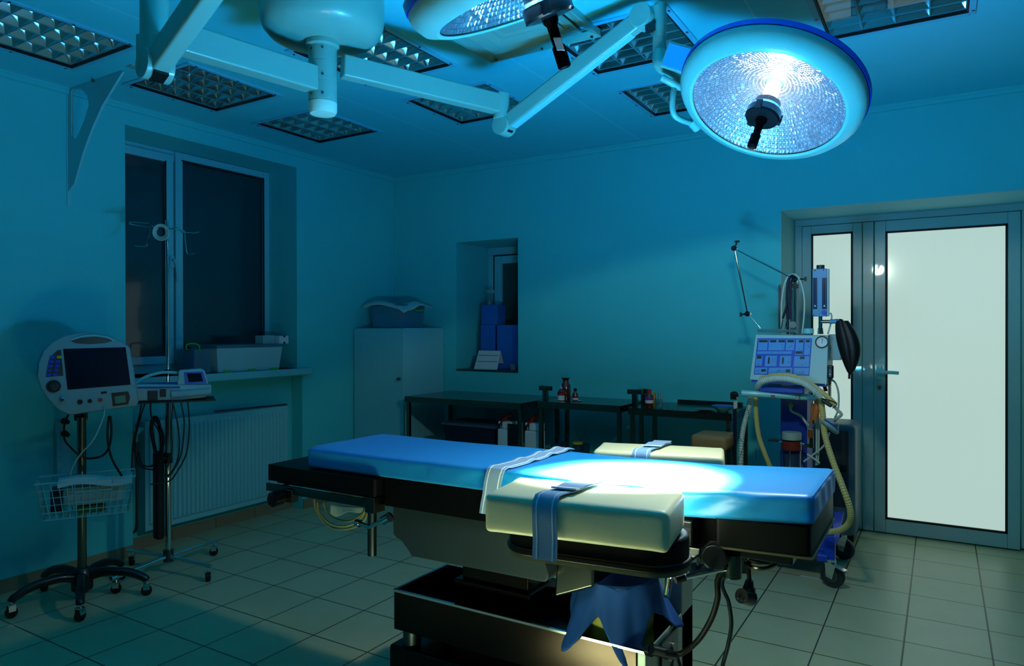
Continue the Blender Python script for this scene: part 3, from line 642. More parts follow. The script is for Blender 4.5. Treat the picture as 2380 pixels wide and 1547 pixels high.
# blue covered mattress
def zt(x):
    if x < 2.93: return .941 + .004*(x-2.16)/.77
    if x < 3.63: return .945 + .006*(x-2.93)/.7
    return .951 + .024*min(1, (x-3.63)/.33)
def mfn(p):
    s = (p.z-0)/1.0; x = p.x; th = .079
    z = zt(x) - th*(1-s); y = p.y; ym = (TY0+TY1)/2
    fr = max(0, min(1, (ym-.16-y)/.05)) if y < ym else 0
    k = math.sin(PI*max(0, min(1, s)))
    dia = (x-3.3)*26 + (1-s)*2.2
    amp = .0055*max(0, min(1, (x-3.2)/.25)) + .003*math.exp(-((x-2.85)/.17)**2)
    y -= fr*k*amp*(math.sin(dia)+.5*math.sin(dia*1.9+1))
    if s > .6: z += .0022*math.sin(x*9+y*7)*math.sin(y*13+1) - .004*((y-ym)/.21)**2*.6
    en = max(0, min(1, (x-3.93)/.02)); x += en*k*.0016*math.sin(y*55+s*2)
    if s < .3: x = x; 
    return V((x, y, z))
g = G(); g.soft(((2.16+3.957)/2, (TY0+TY1)/2, .5), (3.957-2.16, TY1-TY0, 1), .02, (120, 26, 10))
# squash rounding: z handled in unit height
AXr = .02
def rnd(p):
    # convert unit height so that corners keep a real radius
    z = p.z; lo, hi = .0, 1.0; R = .02; th = .079
    if z > 1-R: z = 1-(1-z)*(.018/th)/R*1.0
    elif z < R: z = z*(.010/th)/R
    else: z = (.010/th) + (z-R)*(1-.018/th-.010/th)/(1-2*R)
    return mfn(V((p.x, p.y, z)))
g.v = [rnd(p) for p in g.v]
mt = tag(obj('mattress', g, DRAPE, ang=60), 'long mattress covered in blue cloth lying on the operating table', 'mattress')
obj('seam', G().tube([V((3.952, y, zt(3.95)-.006)) for y in [TY0+.01+i*(TY1-TY0-.02)/8 for i in range(9)]], .0014, 6), DRAPE, mt)
# strap across the mattress
def mtop(x, y): return zt(x) + .0022*math.sin(x*9+y*7)*math.sin(y*13+1)
def strapline(pts, wv, th, label, loc):
    o = obj('strap', G().ribbon(pts, wv, th), STRAP); tag(o, label, 'strap')
    wn = (wv[0] if isinstance(wv, list) else wv).normalized(); L = (wv[0] if isinstance(wv, list) else wv).length
    for s in (-1, 1):
        P = [p + wn*(s*(L/2-.011)) for p in pts]
        obj('white_stripe', G().ribbon(P, wn*.0035, th+.0018), STRIPE, o)
    return o
P = []
x0 = 3.035
P += [V((x0-.035, TY0-.016, .80)), V((x0-.033, TY0-.012, .83)), V((x0-.028, TY0-.0085, .86)), V((x0-.022, TY0-.0085, .90)), V((x0-.015, TY0-.007, .93)), V((x0-.012, TY0-.001, .945)), V((x0-.008, TY0+.012, .9508))]
for i in range(1, 30):
    y = TY0+.012 + (TY1-.012-TY0)*i/29; P.append(V((x0 + .02*(y-TY0)/.42 - .0, y, mtop(x0, y)+.0045+.0065*max(0, math.sin((y-TY0)*52))*min(1, (y-TY0-.05)*8 if y > TY0+.05 else 0))))
st = strapline(P, V((.066, -.004, 0)), .0028, 'grey-blue webbing strap with white stripes wrapped across the blue mattress', None)

# arm boards and beige cushions
def capsule(cx, cy, L, W, rz, n=14):
    pts = []
    for s, c0 in ((1, L/2-W/2), (-1, -L/2+W/2)):
        for k in range(n+1):
            a = -PI/2*s + PI*k/n*1.0 if s == 1 else PI/2 + PI*k/n
            pts.append(V((c0+W/2*math.cos(a), W/2*math.sin(a), 0)))
    R = Matrix.Rotation(rz, 3, 'Z'); return [R @ p + V((cx, cy, 0)) for p in pts]
def armboard(cx, cy, L, W, rz, z0, z1, label):
    t = thing('armboard', label, 'armboard', (cx, cy, z0), rz, 'padded armboards')
    o = obj('pad', G().prism(capsule(0, 0, L, W, 0), (0, 0, .012), (0, 0, z1-z0)), BLKPAD, t, True, bev=.012)
    obj('pad_rim', G().prism(capsule(0, 0, L+.012, W+.012, 0), (0, 0, .010), (0, 0, .030)), BLKPAD, t, True, bev=.006)
    obj('base_plate', G().prism(capsule(0, 0, L+.004, W+.004, 0), (0, 0, 0), (0, 0, .010)), mat('board_plate', (120, 116, 92), .35, .7), t, True)
    return t
armboard(3.462, 1.668, .475, .19, math.radians(7), .795, .882, 'black oval armboard under the near beige cushion, in front of the table')
armboard(3.375, 2.475, .46, .19, math.radians(15), .77, .855, 'black oval armboard under the far beige cushion, behind the mattress')
CR = math.radians(8.2)
def cushion(cx, cy, L, W, H, z0, rz, label):
    def fn(p): return p
    g = G(); R = Matrix.Rotation(rz, 3, 'Z')
    g.soft((0, 0, 0), (L, W, H), .014, (30, 16, 6))
    out = []
    for p in g.v:
        u, v, w_ = p.x/(L/2), p.y/(W/2), p.z/(H/2)
        q = p.copy(); bul = (1-u*u)*(1-v*v); q.z += .004*bul*(1 if w_ > 0 else 0)
        q.y += -.003*math.copysign((1-u*u)*(1-w_*w_), -v) if abs(v) > .8 else 0
        q.x += .004*math.copysign((1-v*v)*(1-w_*w_), u) if abs(u) > .9 else 0
        q.z += .0012*math.sin(u*9+v*5)*math.exp(-((1-abs(u))/.2)**2)*(1 if abs(v) > .5 else .3)
        out.append(R @ q + V((cx, cy, z0+H/2)))
    g.v = out
    o = tag(obj('arm_cushion', g, BEIGE, ang=60), label, 'cushion', 'beige arm cushions')
    pts = [R @ V((L/2-.004, (-W/2+.008) + (W-.016)*i/6, H-.005+z0-(z0+H/2) + .0)) + V((cx, cy, z0+H/2-.0)) for i in range(7)]
    obj('piping', G().tube([p - V((0, 0, H/2)) + V((0, 0, .0)) for p in [q + V((0, 0, 0)) for q in pts]], .0022, 6, 3), BEIGE, o)
    return o
CC = V((3.469, 1.588, 0)); CL, CW, CH = .452, .222, .095; CZ = .885
cushion(CC.x, CC.y, CL, CW, CH, CZ, CR, 'thick beige vinyl cushion on the near armboard, in front of the table')
FC = V((3.352, 2.455, 0)); FR = math.radians(14)
cushion(FC.x, FC.y, .45, .20, .095, .857, FR, 'thick beige vinyl cushion on the far armboard, behind the mattress')
def cstrap(c, R, L, W, z0, H, u, wd, label, hang=.10):
    M = Matrix.Rotation(R, 3, 'Z'); t = z0+H+.0125
    loc = [(0, -W/2-.012, z0-hang), (.0, -W/2-.010, z0-hang*.5), (0, -W/2-.0075, z0-.0), (-.002, -W/2-.007, z0+H*.5), (-.003, -W/2-.0055, z0+H-.018), (-.0025, -W/2-.001, z0+H-.004), (0, -W/2+.008, t-.004)]
    loc += [(.0005+.06*((y+W/2)/W), y, t-.002+.0015*math.sin((y+W/2)*60)) for y in [-W/2+.02+i*(W-.034)/9 for i in range(10)]]
    pts = [M @ V((u-.018*(1 if q[2] < z0 else 0)*0+q[0], q[1], q[2])) + V((c.x, c.y, 0)) for q in loc]
    o = strapline(pts, M @ V((wd, 0, 0)), .0026, label, None)
    fl = [M @ V((u+.012+.05*((y+W/2)/W), y, t+.003+.004*math.sin((y+W/2)*40)**2)) + V((c.x, c.y, 0)) for y in [-W/2+.055+i*(W-.075)/8 for i in range(9)]]
    fp = obj('buckle_flap', G().ribbon(fl, M @ V((wd*1.02, 0, 0)), .0026), STRAP, o)
    obj('flap_edge', G().ribbon([p + M @ V((0, 0, .0004)) for p in fl[:2]], M @ V((wd*1.04, 0, 0)), .004), STRIPE, fp)
    return o
cstrap(CC, CR, CL, CW, CZ, CH, -.062, .062, 'grey-blue webbing strap wrapped over the near beige cushion', .045)
cstrap(FC, FR, .45, .20, .857, .095, -.05, .062, 'grey-blue webbing strap lying over the far beige cushion', .05)

# tubing and cloth hanging under the head end
o = obj('drain_tubing', G().tube([Yp(737, 1168, 2.05), Yp(742, 1190, 2.04), Yp(768, 1216, 2.03), Yp(805, 1222, 2.02), Yp(838, 1205, 2.01), Yp(853, 1172, 2.0)], .004, 6), CREAM)
tag(o, 'loops of thin cream tubing hanging below the head end of the table', 'tubing')
obj('loop', G().tube([Yp(752, 1168, 2.07), Yp(760, 1190, 2.06), Yp(785, 1206, 2.05), Yp(815, 1210, 2.04), Yp(842, 1192, 2.03), Yp(850, 1170, 2.02)], .004, 6), CREAM, o)
obj('loop', G().tube([Yp(730, 1160, 2.09), Yp(735, 1185, 2.08), Yp(760, 1220, 2.07), Yp(800, 1230, 2.06), Yp(845, 1212, 2.05), Yp(858, 1170, 2.04)], .004, 6), CREAM, o)
g = G().sheet(lambda u, v: Yp(768+82*u, 1172+8*u+(26-18*u)*v*(1+.2*math.sin(u*9)), 2.16+.02*math.sin(u*7)), 12, 4)
o = obj('hanging_cloth', g, FABRIC); o.modifiers.new('solid', 'SOLIDIFY').thickness = .004
tag(o, 'pale cloth bundle hanging below the head end of the table', 'cloth')

# ------------------------------------------------------------------ waste bowl with blue liner inside the tray
BC = V((3.30, 2.19, 0))
t = thing('waste_bucket', 'round bucket lined with a blue bag, standing in the steel tray under the table', 'bucket', (BC.x, BC.y, .263))
obj('bowl', G().lathe([(.0, .264), (.075, .264), (.105, .30), (.117, .36), (.124, .48), (.127, .562), (.123, .562), (.118, .48), (.112, .36), (.1, .31), (.07, .275), (0, .275)], BC, n=48, cap=False), WICK, t)
def bagfn(u, v):
    a = 2*PI*u; drop = .100 + .010*math.sin(5*a) + .010*math.sin(3*a+1); out = .012
    for ang, dd, oo, wd in ((240, .10, .07, .50), (303, .13, .045, .62), (43, .10, .085, .65), (140, .10, .07, .6)):
        q = (a - math.radians(ang) + PI) % (2*PI) - PI; f = max(0, 1-abs(q)/wd); f = f*f*(3-2*f)*.6+f*.4; drop += dd*f; out += oo*f
    r = .131 + .003*math.sin(11*a)
    if v < .3:
        k = v/.3; rr = .109*min(1, .45+k*1.6) if k < .9 else .109+(r-.109)*(k-.9)/.1; return V((BC.x+rr*math.cos(a), BC.y+rr*math.sin(a), .32+.25*min(1, k*1.08)))
    k = (v-.3)/.7; fl = .004+out*k**1.2 + .006*k*math.sin(9*a) + .004*k*math.sin(17*a+1)
    return V((BC.x+(r+fl)*math.cos(a), BC.y+(r+fl)*math.sin(a), .570 - drop*k + .006*math.sin(7*a)*(1-k)))
o = obj('bag_liner', G().sheet(bagfn, 128, 22), BLUEBAG, t, weld=True, ang=70); m = o.modifiers.new('solid', 'SOLIDIFY'); m.thickness = .0012

# cables at the right
o = obj('power_cable', G().tube([(3.80, 2.08, .775), Yp(1677, 1330, 2.06), Yp(1668, 1390, 2.05), Yp(1652, 1440, 2.06), Yp(1620, 1490, 2.08), Yp(1580, 1519, 2.12), Xp(1540, 1516, 3.50), Xp(1520, 1508, 3.49)], .0085, 10), BLACK)
tag(o, 'thick black power cable looping from the table hinge down to the socket panel', 'cable')
obj('plug', G().cyl(Xp(1553, 1518, 3.50), Xp(1510, 1508, 3.485), .016, n=14).cyl(Xp(1515, 1510, 3.487), Xp(1505, 1508, 3.472), .02, n=14), BLKPL, o)
o = obj('grey_cable', G().tube([(3.802, 2.10, .775), Yp(1683, 1340, 2.10), Yp(1694, 1400, 2.08), Yp(1700, 1450, 2.07), Yp(1692, 1500, 2.06), Yp(1680, 1545, 2.05), (3.68, 2.03, .35), (3.62, 2.02, .16), (3.60, 2.1, .012), (3.55, 2.3, .012), (3.5, 2.6, .012)], .006, 10), DKSTEEL)
tag(o, 'thinner dark cable hanging from the table hinge beside the thick black one', 'cable')
o = obj('thin_cable', G().tube([Xp(1545, 1512, 3.505), Xp(1575, 1528, 3.52), (3.58, 2.06, .24), (3.60, 2.0, .012), (3.7, 1.9, .012)], .005, 8), BLACK)
tag(o, 'short thin black cable leaving the socket panel towards the floor', 'cable')
t = thing('hanging_plug', 'black mains plug dangling on a cord below the foot end of the table', 'plug', (3.743, 2.10, .58))
obj('cord', G().tube([(3.77, 2.13, .775), Yp(1741, 1300, 2.12), Yp(1742, 1352, 2.10)], .0065, 8), BLACK, t)
obj('strain_relief', G().cyl(Yp(1742, 1348, 2.10), Yp(1739, 1374, 2.10), .011, .018, n=16), BLKPL, t)
obj('body', G().soft(Yp(1741, 1380, 2.10), (.036, .036, .05), .012).cyl(Yp(1743, 1388, 2.10), Yp(1723, 1384, 2.06), .024, .021, n=20), BLKPL, t)
for d in (0, 9): obj('pin', G().cyl(Yp(1722+d, 1383+d*.8, 2.06), Yp(1715+d, 1390+d*.5, 2.035), .0028, n=8), CHROME, t)
o = obj('floor_scrap', G().box((Zp(1883, 1341, .002)), (.10, .006, .002), -.02), PAPER)
tag(o, 'thin white strip lying on the tiles below the foot end', 'scrap')

# ------------------------------------------------------------------ patient monitor on a rolling stand
def caster(t, p, ang, col=BLACK, R=.026, name='caster'):
    d = V((math.cos(ang), math.sin(ang), 0)); p = V(p)
    c = obj(name, G().cyl(p+V((0, 0, R))-d*.012, p+V((0, 0, R))+d*.012, R, n=24), col, t, bev=.003)
    obj('fork', G().cyl(p+V((0, 0, 2*R+.004)), p+V((0, 0, 2*R+.026)), .008, n=12).obox(p+V((0, 0, 2*R-.004))-d*.016, d, V((0, 0, 1)).cross(d), V((0, 0, 1)), (.004, .03, .03)).obox(p+V((0, 0, 2*R-.004))+d*.016, d, V((0, 0, 1)).cross(d), V((0, 0, 1)), (.004, .03, .03)).obox(p+V((0, 0, 2*R+.010)), d, V((0, 0, 1)).cross(d), V((0, 0, 1)), (.036, .03, .006)), CHROME, c)
    return c
MS = V((.452, 1.93, 0))
t = thing('monitor_stand', 'rolling stand with five black curved feet, steel pole and white wire basket', 'rolling stand', MS)
obj('pole', G().cyl(MS+V((0, 0, .11)), MS+V((0, 0, .94)), .021, n=28), STEEL, t)
obj('hub', G().lathe([(.03, .04), (.05, .06), (.05, .12), (.038, .16), (.028, .17)], MS, n=32), BLKPL, t)
cp = [V((.681, 1.804, 0)), V((.336, 1.626, 0)), V((.606, 2.186, 0))]
a0 = math.atan2(1.804-1.93, .681-.452)
for k in range(5):
    a = a0 + k*2*PI/5
    e = MS + V((math.cos(a), math.sin(a), 0))*.305
    m = (MS+e)/2
    g = G().tube([MS+V((0, 0, .105)), MS.lerp(e, .3)+V((0, 0, .137)), MS.lerp(e, .7)+V((0, 0, .128)), MS.lerp(e, .95)+V((0, 0, .095)), e+V((0, 0, .078))], .024, 10, 5, rf=lambda i: .026-.0004*i)
    obj('foot', g, BLKPL, t); caster(t, e, a+.8+k)
# wire basket
bx, by = MS.x+.035, MS.y-.07; R0 = math.radians(60)
BM = Matrix.Translation((MS.x+.055, MS.y+.0, 0)) @ Matrix.Rotation(R0, 4, 'Z')
bk = obj('basket_rim', G(), WHITE, t) if False else None
g = G(); r = .0022
zt0, zb0 = .645, .46; Lt, Wt, Lb, Wb = .43, .21, .36, .15; yo = -.02
def bp(x, y, z): return BM @ V((x, y+yo, z))
def ringz(f, off=0): L = Lb+(Lt-Lb)*f; W_ = Wb+(Wt-Wb)*f; z = zb0+(zt0-zb0)*f; return [(-L/2, -W_/2, z), (L/2, -W_/2, z), (L/2, W_/2, z), (-L/2, W_/2, z)]
rg = ringz(1); g.tube([bp(*q) for q in rg], .0042, 8, 1, True); g.tube([bp(*q) for q in ringz(0)], .003, 6, 1, True)
for f in (.2, .4, .6, .8): g.tube([bp(*q) for q in ringz(f)], r, 5, 1, True)
A, B_ = ringz(1), ringz(0)
for s in range(4):
    n = 13 if s % 2 == 0 else 6
    for i in range(n+1):
        u = i/n; p = V(A[s]).lerp(V(A[(s+1) % 4]), u); q = V(B_[s]).lerp(V(B_[(s+1) % 4]), u); g.tube([bp(*p), bp(*q)], r, 5, 1)
for i in range(12): x = -Lb/2+Lb*i/11; g.tube([bp(x, -Wb/2, zb0), bp(x, Wb/2, zb0)], r, 5, 1)
for i in range(5): y = -Wb/2+Wb*i/4; g.tube([bp(-Lb/2, y, zb0), bp(Lb/2, y, zb0)], r, 5, 1)
g.tube([bp(-.06, -Wt/2-.004, .635), bp(-.055, -Wt/2, .590), bp(.11, -Wt/2, .590), bp(.115, -Wt/2-.004, .635)], .004, 8, 1)
bk = obj('wire_basket', g, WHITE, t)
o = obj('folded_cloth', G().soft(BM @ V((.03, yo-.01, .56)), (.27, .11, .10), .03, (14, 6, 3), M=Matrix.Rotation(R0, 3, 'Z')).sheet(lambda u, v: bp(-.12+.32*u, -.02-.095*v, .645+.012*math.sin(u*6)+.008*math.sin(v*9)-.03*(v > .97)), 24, 8), FABRIC, ang=60)
tag(o, 'pale folded cloth piled in the white wire basket', 'cloth')
o = obj('packet', G().soft(BM @ V((-.13, yo, .545)), (.05, .09, .12), .01, (3, 3, 3), M=Matrix.Rotation(R0, 3, 'Z')), DKBLUE); tag(o, 'dark blue packet at the left end of the wire basket', 'packet')
o = obj('packet', G().soft(BM @ V((.02, yo+.01, .485)), (.12, .09, .035), .008, (3, 3, 3), M=Matrix.Rotation(R0, 3, 'Z')), mat('green_packet', (70, 110, 40), .5)); tag(o, 'green packet at the bottom of the wire basket', 'packet')
# monitor head, built in its own frame: local x right, y away from the room, z up
MR = math.radians(66)
mo = thing('patient_monitor', 'rounded patient monitor with dark screen and blue keys on the rolling stand', 'monitor', (MS.x, MS.y, .94), MR)
K = 1/447.0
def ml(px, py, y=0): return V(((px-205)*K*1.02, y, (978-py)*K))
prof = [(122, 880), (124, 850), (134, 822), (150, 803), (172, 790), (200, 783), (232, 783), (262, 792), (285, 806), (300, 818), (309, 880), (318, 945), (314, 958), (250, 963), (182, 970), (160, 957), (140, 930), (128, 905)]
obj('front_shell', G().prism([ml(*q) for q in prof], (0, -.045, 0), (0, 0, 0)), mat('monitor_shell', (110, 160, 168), .4), mo, True, bev=.008)
obj('rear_shell', G().prism([ml(205+(a-205)*.93-6, 878+(b-878)*.95) for a, b in prof], (0, 0, 0), (0, .11, 0)), GREYP, mo, True, bev=.015)
obj('pole_mount', G().bb(-.03, .03, .03, .09, -.02, .05), BLKPL, mo, True, bev=.004)
obj('screen', G().prism([ml(170, 820), ml(291, 818), ml(301, 906), ml(178, 912)], (0, -.0485, 0), (0, -.044, 0)), SCREEN, mo, True)
hn = obj('handle', G().tube([ml(184, 800, -.047), ml(205, 792, -.052), ml(230, 790, -.054), ml(255, 795, -.052), ml(268, 803, -.047)], .0045, 8), WHITE, mo, True)
obj('handle_slot', G().prism([ml(182, 802), ml(205, 795), ml(232, 793), ml(258, 797), ml(266, 803), ml(250, 808), (ml(220, 810)), ml(195, 808)], (0, -.0465, 0), (0, -.0445, 0)), DKSTEEL, mo, True)
kp = obj('keypad', G().prism([ml(146, 838), ml(160, 822), ml(166, 822), ml(170, 880), ml(138, 882)], (0, -.047, 0), (0, -.044, 0)), GREYP, mo, True)
for i in range(5):
    for j in range(2):
        y = 838 + i*9.8; x = (149-2.6*i*.6) + j*12.5 + (0 if i else 1)
        obj('key', G().box(ml(x, y, -.0485), (.0205, .004, .0145)), YELLOW if (i == 0 and j == 1) else BUTTON, kp, True, bev=.001)
dl = obj('rotary_knob', G().lathe([(.032, 0), (.032, .004), (.026, .006), (.022, .004), (.020, .018), (.012, .020), (.010, .016), (0, .016)], ml(152, 903, -.045), (0, -1, 0), n=32), GREYP, mo, True)
for x, r, m in ((201, .0125, BLACK), (220, .010, BLACK), (240, .0105, RED)):
    obj('socket', G().cyl(ml(x, 941-(x-201)*.06, -.044), ml(x, 941-(x-201)*.06, -.05), r, n=20), m, mo, True)
obj('socket', G().lathe([(.011, 0), (.011, .014), (.006, .018), (0, .018)], ml(168, 933, -.045), (0, -1, 0), n=20), CHROME, mo, True)
obj('card_slot', G().prism([ml(241, 920), ml(253, 919), ml(253, 924), ml(242, 925)], (0, -.047, 0), (0, -.044, 0)), BLACK, mo, True)
md = obj('module', G().prism([ml(262, 924), ml(296, 922), ml(300, 935), ml(296, 952), ml(265, 955)], (0, -.049, 0), (0, -.044, 0)), BLKPL, mo, True, bev=.001)
obj('module_screen', G().prism([ml(268, 932), ml(290, 930), ml(291, 947), ml(270, 949)], (0, -.0505, 0), (0, -.048, 0)), mat('green_screen', (60, 130, 115), .3), md, True)
# wires from the monitor
MW = lambda x, y, d=3.55: Dp(x, y, d)
def cable(name, label, pts, r, m, n=8, extra=()):
    o = obj(name, G().tube(pts, r, n), m); tag(o, label, 'cable')
    for q in extra: obj('strand', G().tube(q, r, n), m, o)
    return o
cable('cable', 'pair of black cables looping from the monitor to its basket', [MW(253, 966), MW(250, 1000), MW(252, 1035), MW(262, 1070), MW(283, 1105, 3.5)], .0055, BLACK, extra=[[MW(257, 966), MW(259, 1005), MW(253, 1040), MW(235, 1060), MW(202, 1065), MW(190, 1060, 3.7)]])
cable('cable', 'thin pale wire running from the monitor across its pole into the basket', [MW(243, 945, 3.5), MW(240, 970, 3.45), MW(218, 1020, 3.4), MW(190, 1052, 3.4), MW(172, 1078, 3.4), MW(163, 1105, 3.42)], .0028, WHOSE)
cable('cable', 'black cable curving behind the monitor pole from the power strip', [MW(162, 958, 3.6), MW(150, 985, 3.65), MW(150, 1020, 3.7), MW(165, 1040, 3.7), MW(182, 1057, 3.7)], .005, BLACK)
t = thing('power_strip', 'white power strip with black plugs fixed upright on the wall behind the monitor stand', 'power strip', (.02, 2.0, .7))
pa = Xp(150, 1000, .012); pb = Xp(172, 1115, .012)
obj('body', G().bb(.001, .03, 2.015, 2.085, Xp(160, 1110, 0).z, Xp(160, 975, 0).z), WHITE, t, bev=.004)
zz0, zz1 = Xp(160, 1110, 0).z, Xp(160, 975, 0).z
for k in range(5): obj('socket', G().cyl((.03, 2.05, zz0+.05+k*.07), (.036, 2.05, zz0+.05+k*.07), .022, n=18), WHITE, t)
for k in (3, 4): obj('plug', G().cyl((.036, 2.05, zz0+.05+k*.07), (.075, 2.05, zz0+.045+k*.07), .019, .012, n=16), BLACK, t)

# ------------------------------------------------------------------ infusion stand with the recorder on its tray
IV = V((.456, 2.40, 0))
t = thing('infusion_stand', 'tall chrome infusion stand with wire hooks and a four-legged base on casters', 'infusion stand', IV)
zt1 = Dp(392, 512, 4.01).z
obj('pole', G().cyl(IV+V((0, 0, .09)), IV+V((0, 0, 1.05)), .0165, n=24), CHROME, t)
obj('upper_pole', G().cyl(IV+V((0, 0, 1.0)), IV+V((0, 0, zt1)), .0095, n=20), CHROME, t)
obj('collar', G().cyl(IV+V((0, 0, 1.125)), IV+V((0, 0, 1.165)), .019, n=20), BLKPL, t)
obj('clamp_knob', G().cyl(IV+V((0, -.02, .66)), IV+V((0, -.05, .66)), .018, n=14).cyl(IV+V((0, 0, .63)), IV+V((0, 0, .69)), .024, n=20), BLKPL, t)
obj('base_hub', G().cyl(IV+V((0, 0, .07)), IV+V((0, 0, .135)), .028, n=24), DKSTEEL, t)
for q in [(.511, 2.071), (.769, 2.435), (.401, 2.733), (.143, 2.37)]:
    e = V((*q, 0)); d = (e-IV).normalized()
    obj('leg', G().cyl(IV+V((0, 0, .095)), e+d*.03+V((0, 0, .085)), .012, n=16), CHROME, t); caster(t, e, math.atan2(d.y, d.x)+.7, R=.025)
H = lambda x, y: Dp(x, y, 4.0)
for nm, pts in (('hook', [H(392, 531), H(350, 528), H(305, 521), H(302, 518), H(306, 516), H(345, 519)]), ('hook', [H(392, 531), H(360, 527), H(352, 526), H(347, 545), H(341, 570), H(332, 573), H(316, 572), H(314, 570)]),
                ('hook', [H(392, 531), H(415, 528), H(418, 536), H(425, 540), H(440, 541), H(450, 542), H(462, 539)]), ('hook', [H(392, 531), H(416, 534), H(428, 537), H(430, 555), H(434, 585), H(441, 590), H(452, 589)])):
    obj(nm, G().tube(pts, .0032, 7, 4), CHROME, t)
o = obj('coiled_tube', G().tube([Dp(374+(20-.28*i*.6)*math.cos(i*.42), 539+(20-.28*i*.6)*math.sin(i*.42), 3.98+.0004*i) for i in range(56)], .0028, 6, 2), GLASS if False else WHOSE)
tag(o, 'coil of clear tubing hung at the top of the infusion stand', 'tubing')
DR = math.radians(57)
DV = thing('recorder', 'pale portable recorder with carrying handle and small blue-framed screen on the infusion stand tray', 'medical device', (IV.x, IV.y, .985), DR)
K2 = 1/407.0
def dl_(px, py, y=0): return V(((px-392)*K2, y, (931-py)*K2))
tr = obj('tray', G().box(dl_(403, 930, 0), (.44, .26, .008)), GREYP, t if False else DV, True, bev=.002)
obj('body', G().prism([dl_(318, 926), dl_(318, 897), dl_(326, 888), dl_(420, 892), dl_(484, 894), dl_(484, 915), dl_(470, 924), dl_(420, 928)], (0, -.10, 0), (0, .10, 0)), mat('recorder_shell', (150, 195, 200), .4), DV, True, bev=.008)
obj('shelf', G().hexa([dl_(332, 897, -.115), dl_(418, 899, -.115), dl_(418, 890, -.02), dl_(325, 890, -.02), dl_(332, 895.5, -.115), dl_(418, 897.5, -.115), dl_(418, 888, -.02), dl_(325, 888, -.02)]), BLUEP, DV, True)
obj('carrying_handle', G().tube([dl_(322, 893, -.03), dl_(345, 875, -.03), dl_(375, 865, -.03), dl_(400, 865, -.03), dl_(418, 868, -.03)], .009, 10), WHITE, DV, True)
sh = obj('screen_housing', G().prism([dl_(412, 893), dl_(416, 860), dl_(462, 857), dl_(470, 862), dl_(478, 893)], (0, -.085, 0), (0, .02, 0)), mat('recorder_head', (150, 195, 200), .4), DV, True, bev=.004)
obj('screen_frame', G().prism([dl_(426, 864), dl_(466, 863), dl_(474, 891), dl_(428, 892)], (0, -.089, 0), (0, -.084, 0)), mat('blue_frame', (30, 110, 200), .4), sh, True)
obj('screen', G().prism([dl_(432, 867), dl_(462, 867), dl_(466, 886), dl_(436, 887)], (0, -.091, 0), (0, -.087, 0)), SCREEN, sh, True)
obj('drawer_front', G().box(dl_(362, 914, -.1), (.05, .02, .05)).box(dl_(383, 910, -.105), (.03, .02, .04)), GREYP, DV, True, bev=.003)
obj('rest_roll', G().cyl(dl_(400, 914, -.10), dl_(480, 910, -.10), .022, n=20), mat('recorder_roll', (140, 190, 200), .4), DV, True)
IQ = lambda x, y, d=3.86: Dp(x, y, d)
base = [[IQ(330, 932), IQ(325, 960), IQ(318, 990), IQ(309, 1030), IQ(306, 1095)], [IQ(340, 932), IQ(330, 958), IQ(312, 1030), IQ(316, 1060), IQ(330, 1085), IQ(365, 1088), IQ(372, 1050), IQ(374, 1000)],
        [IQ(350, 932), IQ(352, 970), IQ(368, 1000), IQ(378, 1030), IQ(376, 1060), IQ(352, 1082), IQ(330, 1078), IQ(322, 1050)], [IQ(356, 975), IQ(372, 990), IQ(381, 1015), IQ(380, 1035), IQ(366, 1070), IQ(350, 1085)]]
cable('cable_bundle', 'tangle of black cables hanging at the left of the infusion stand pole', base[0], .0042, BLACK, extra=base[1:])
b2 = [[IQ(400, 930), IQ(412, 980), IQ(417, 1030), IQ(412, 1070), IQ(395, 1100), IQ(370, 1112)], [IQ(402, 935), IQ(398, 990), IQ(400, 1040), IQ(393, 1075), IQ(385, 1090)],
      [IQ(420, 932), IQ(428, 980), IQ(422, 1050), IQ(405, 1090), IQ(390, 1108)], [IQ(436, 930), IQ(440, 985), IQ(434, 1050), IQ(412, 1095), IQ(392, 1118), IQ(350, 1125)]]
cable('cable_bundle', 'dark grey cable loops hanging at the right of the infusion stand pole', b2[0], .0042, mat('grey_rubber', (45, 55, 58), .5), extra=b2[1:])
g = G().soft(Dp(369, 1150, 3.98)+V((0, 0, .0)), (.06, .05, .50), .02, (3, 2, 8))
o = obj('long_pouch', g, BLACK); tag(o, 'long narrow black pouch hanging beside the infusion stand pole', 'pouch')
obj('strap_loop', G().tube([Dp(362, 1052, 3.98), Dp(352, 1000, 3.97), Dp(356, 972, 3.97), Dp(366, 975, 3.97), Dp(374, 1010, 3.98), Dp(376, 1052, 3.98)], .010, 8), BLACK, o)

# ------------------------------------------------------------------ radiator in its recess
t = thing('radiator', 'white ribbed panel radiator under the window', 'radiator', (-.06, 3.12, .10))
ra, rb, rz0, rz1 = 2.56, 3.685, .125, .812
g = G(); n = 34; xs = -.022
for i in range(n):
    y0 = ra+.02+(rb-ra-.04)*i/n; wv = (rb-ra-.04)/n
    g.hexa([(xs-.012, y0, rz0+.03), (xs, y0+wv*.22, rz0+.045), (xs, y0+wv*.78, rz0+.045), (xs-.012, y0+wv, rz0+.03), (xs-.012, y0, rz1-.03), (xs, y0+wv*.22, rz1-.05), (xs, y0+wv*.78, rz1-.05), (xs-.012, y0+wv, rz1-.03)])
g.bb(xs-.02, xs-.011, ra, rb, rz0, rz1)
obj('front_panel', g, WHITE, t, ang=20)
obj('rear_panel', G().bb(-.105, -.095, ra+.01, rb-.01, rz0, rz1), WHITE, t)
obj('side_cover', G().bb(-.105, xs-.006, ra-.004, ra, rz0, rz1), WHITE, t, bev=.001); obj('side_cover', G().bb(-.105, xs-.006, rb, rb+.004, rz0, rz1), WHITE, t, bev=.001)
g = G().bb(-.105, xs-.014, ra, rb, rz1-.002, rz1)
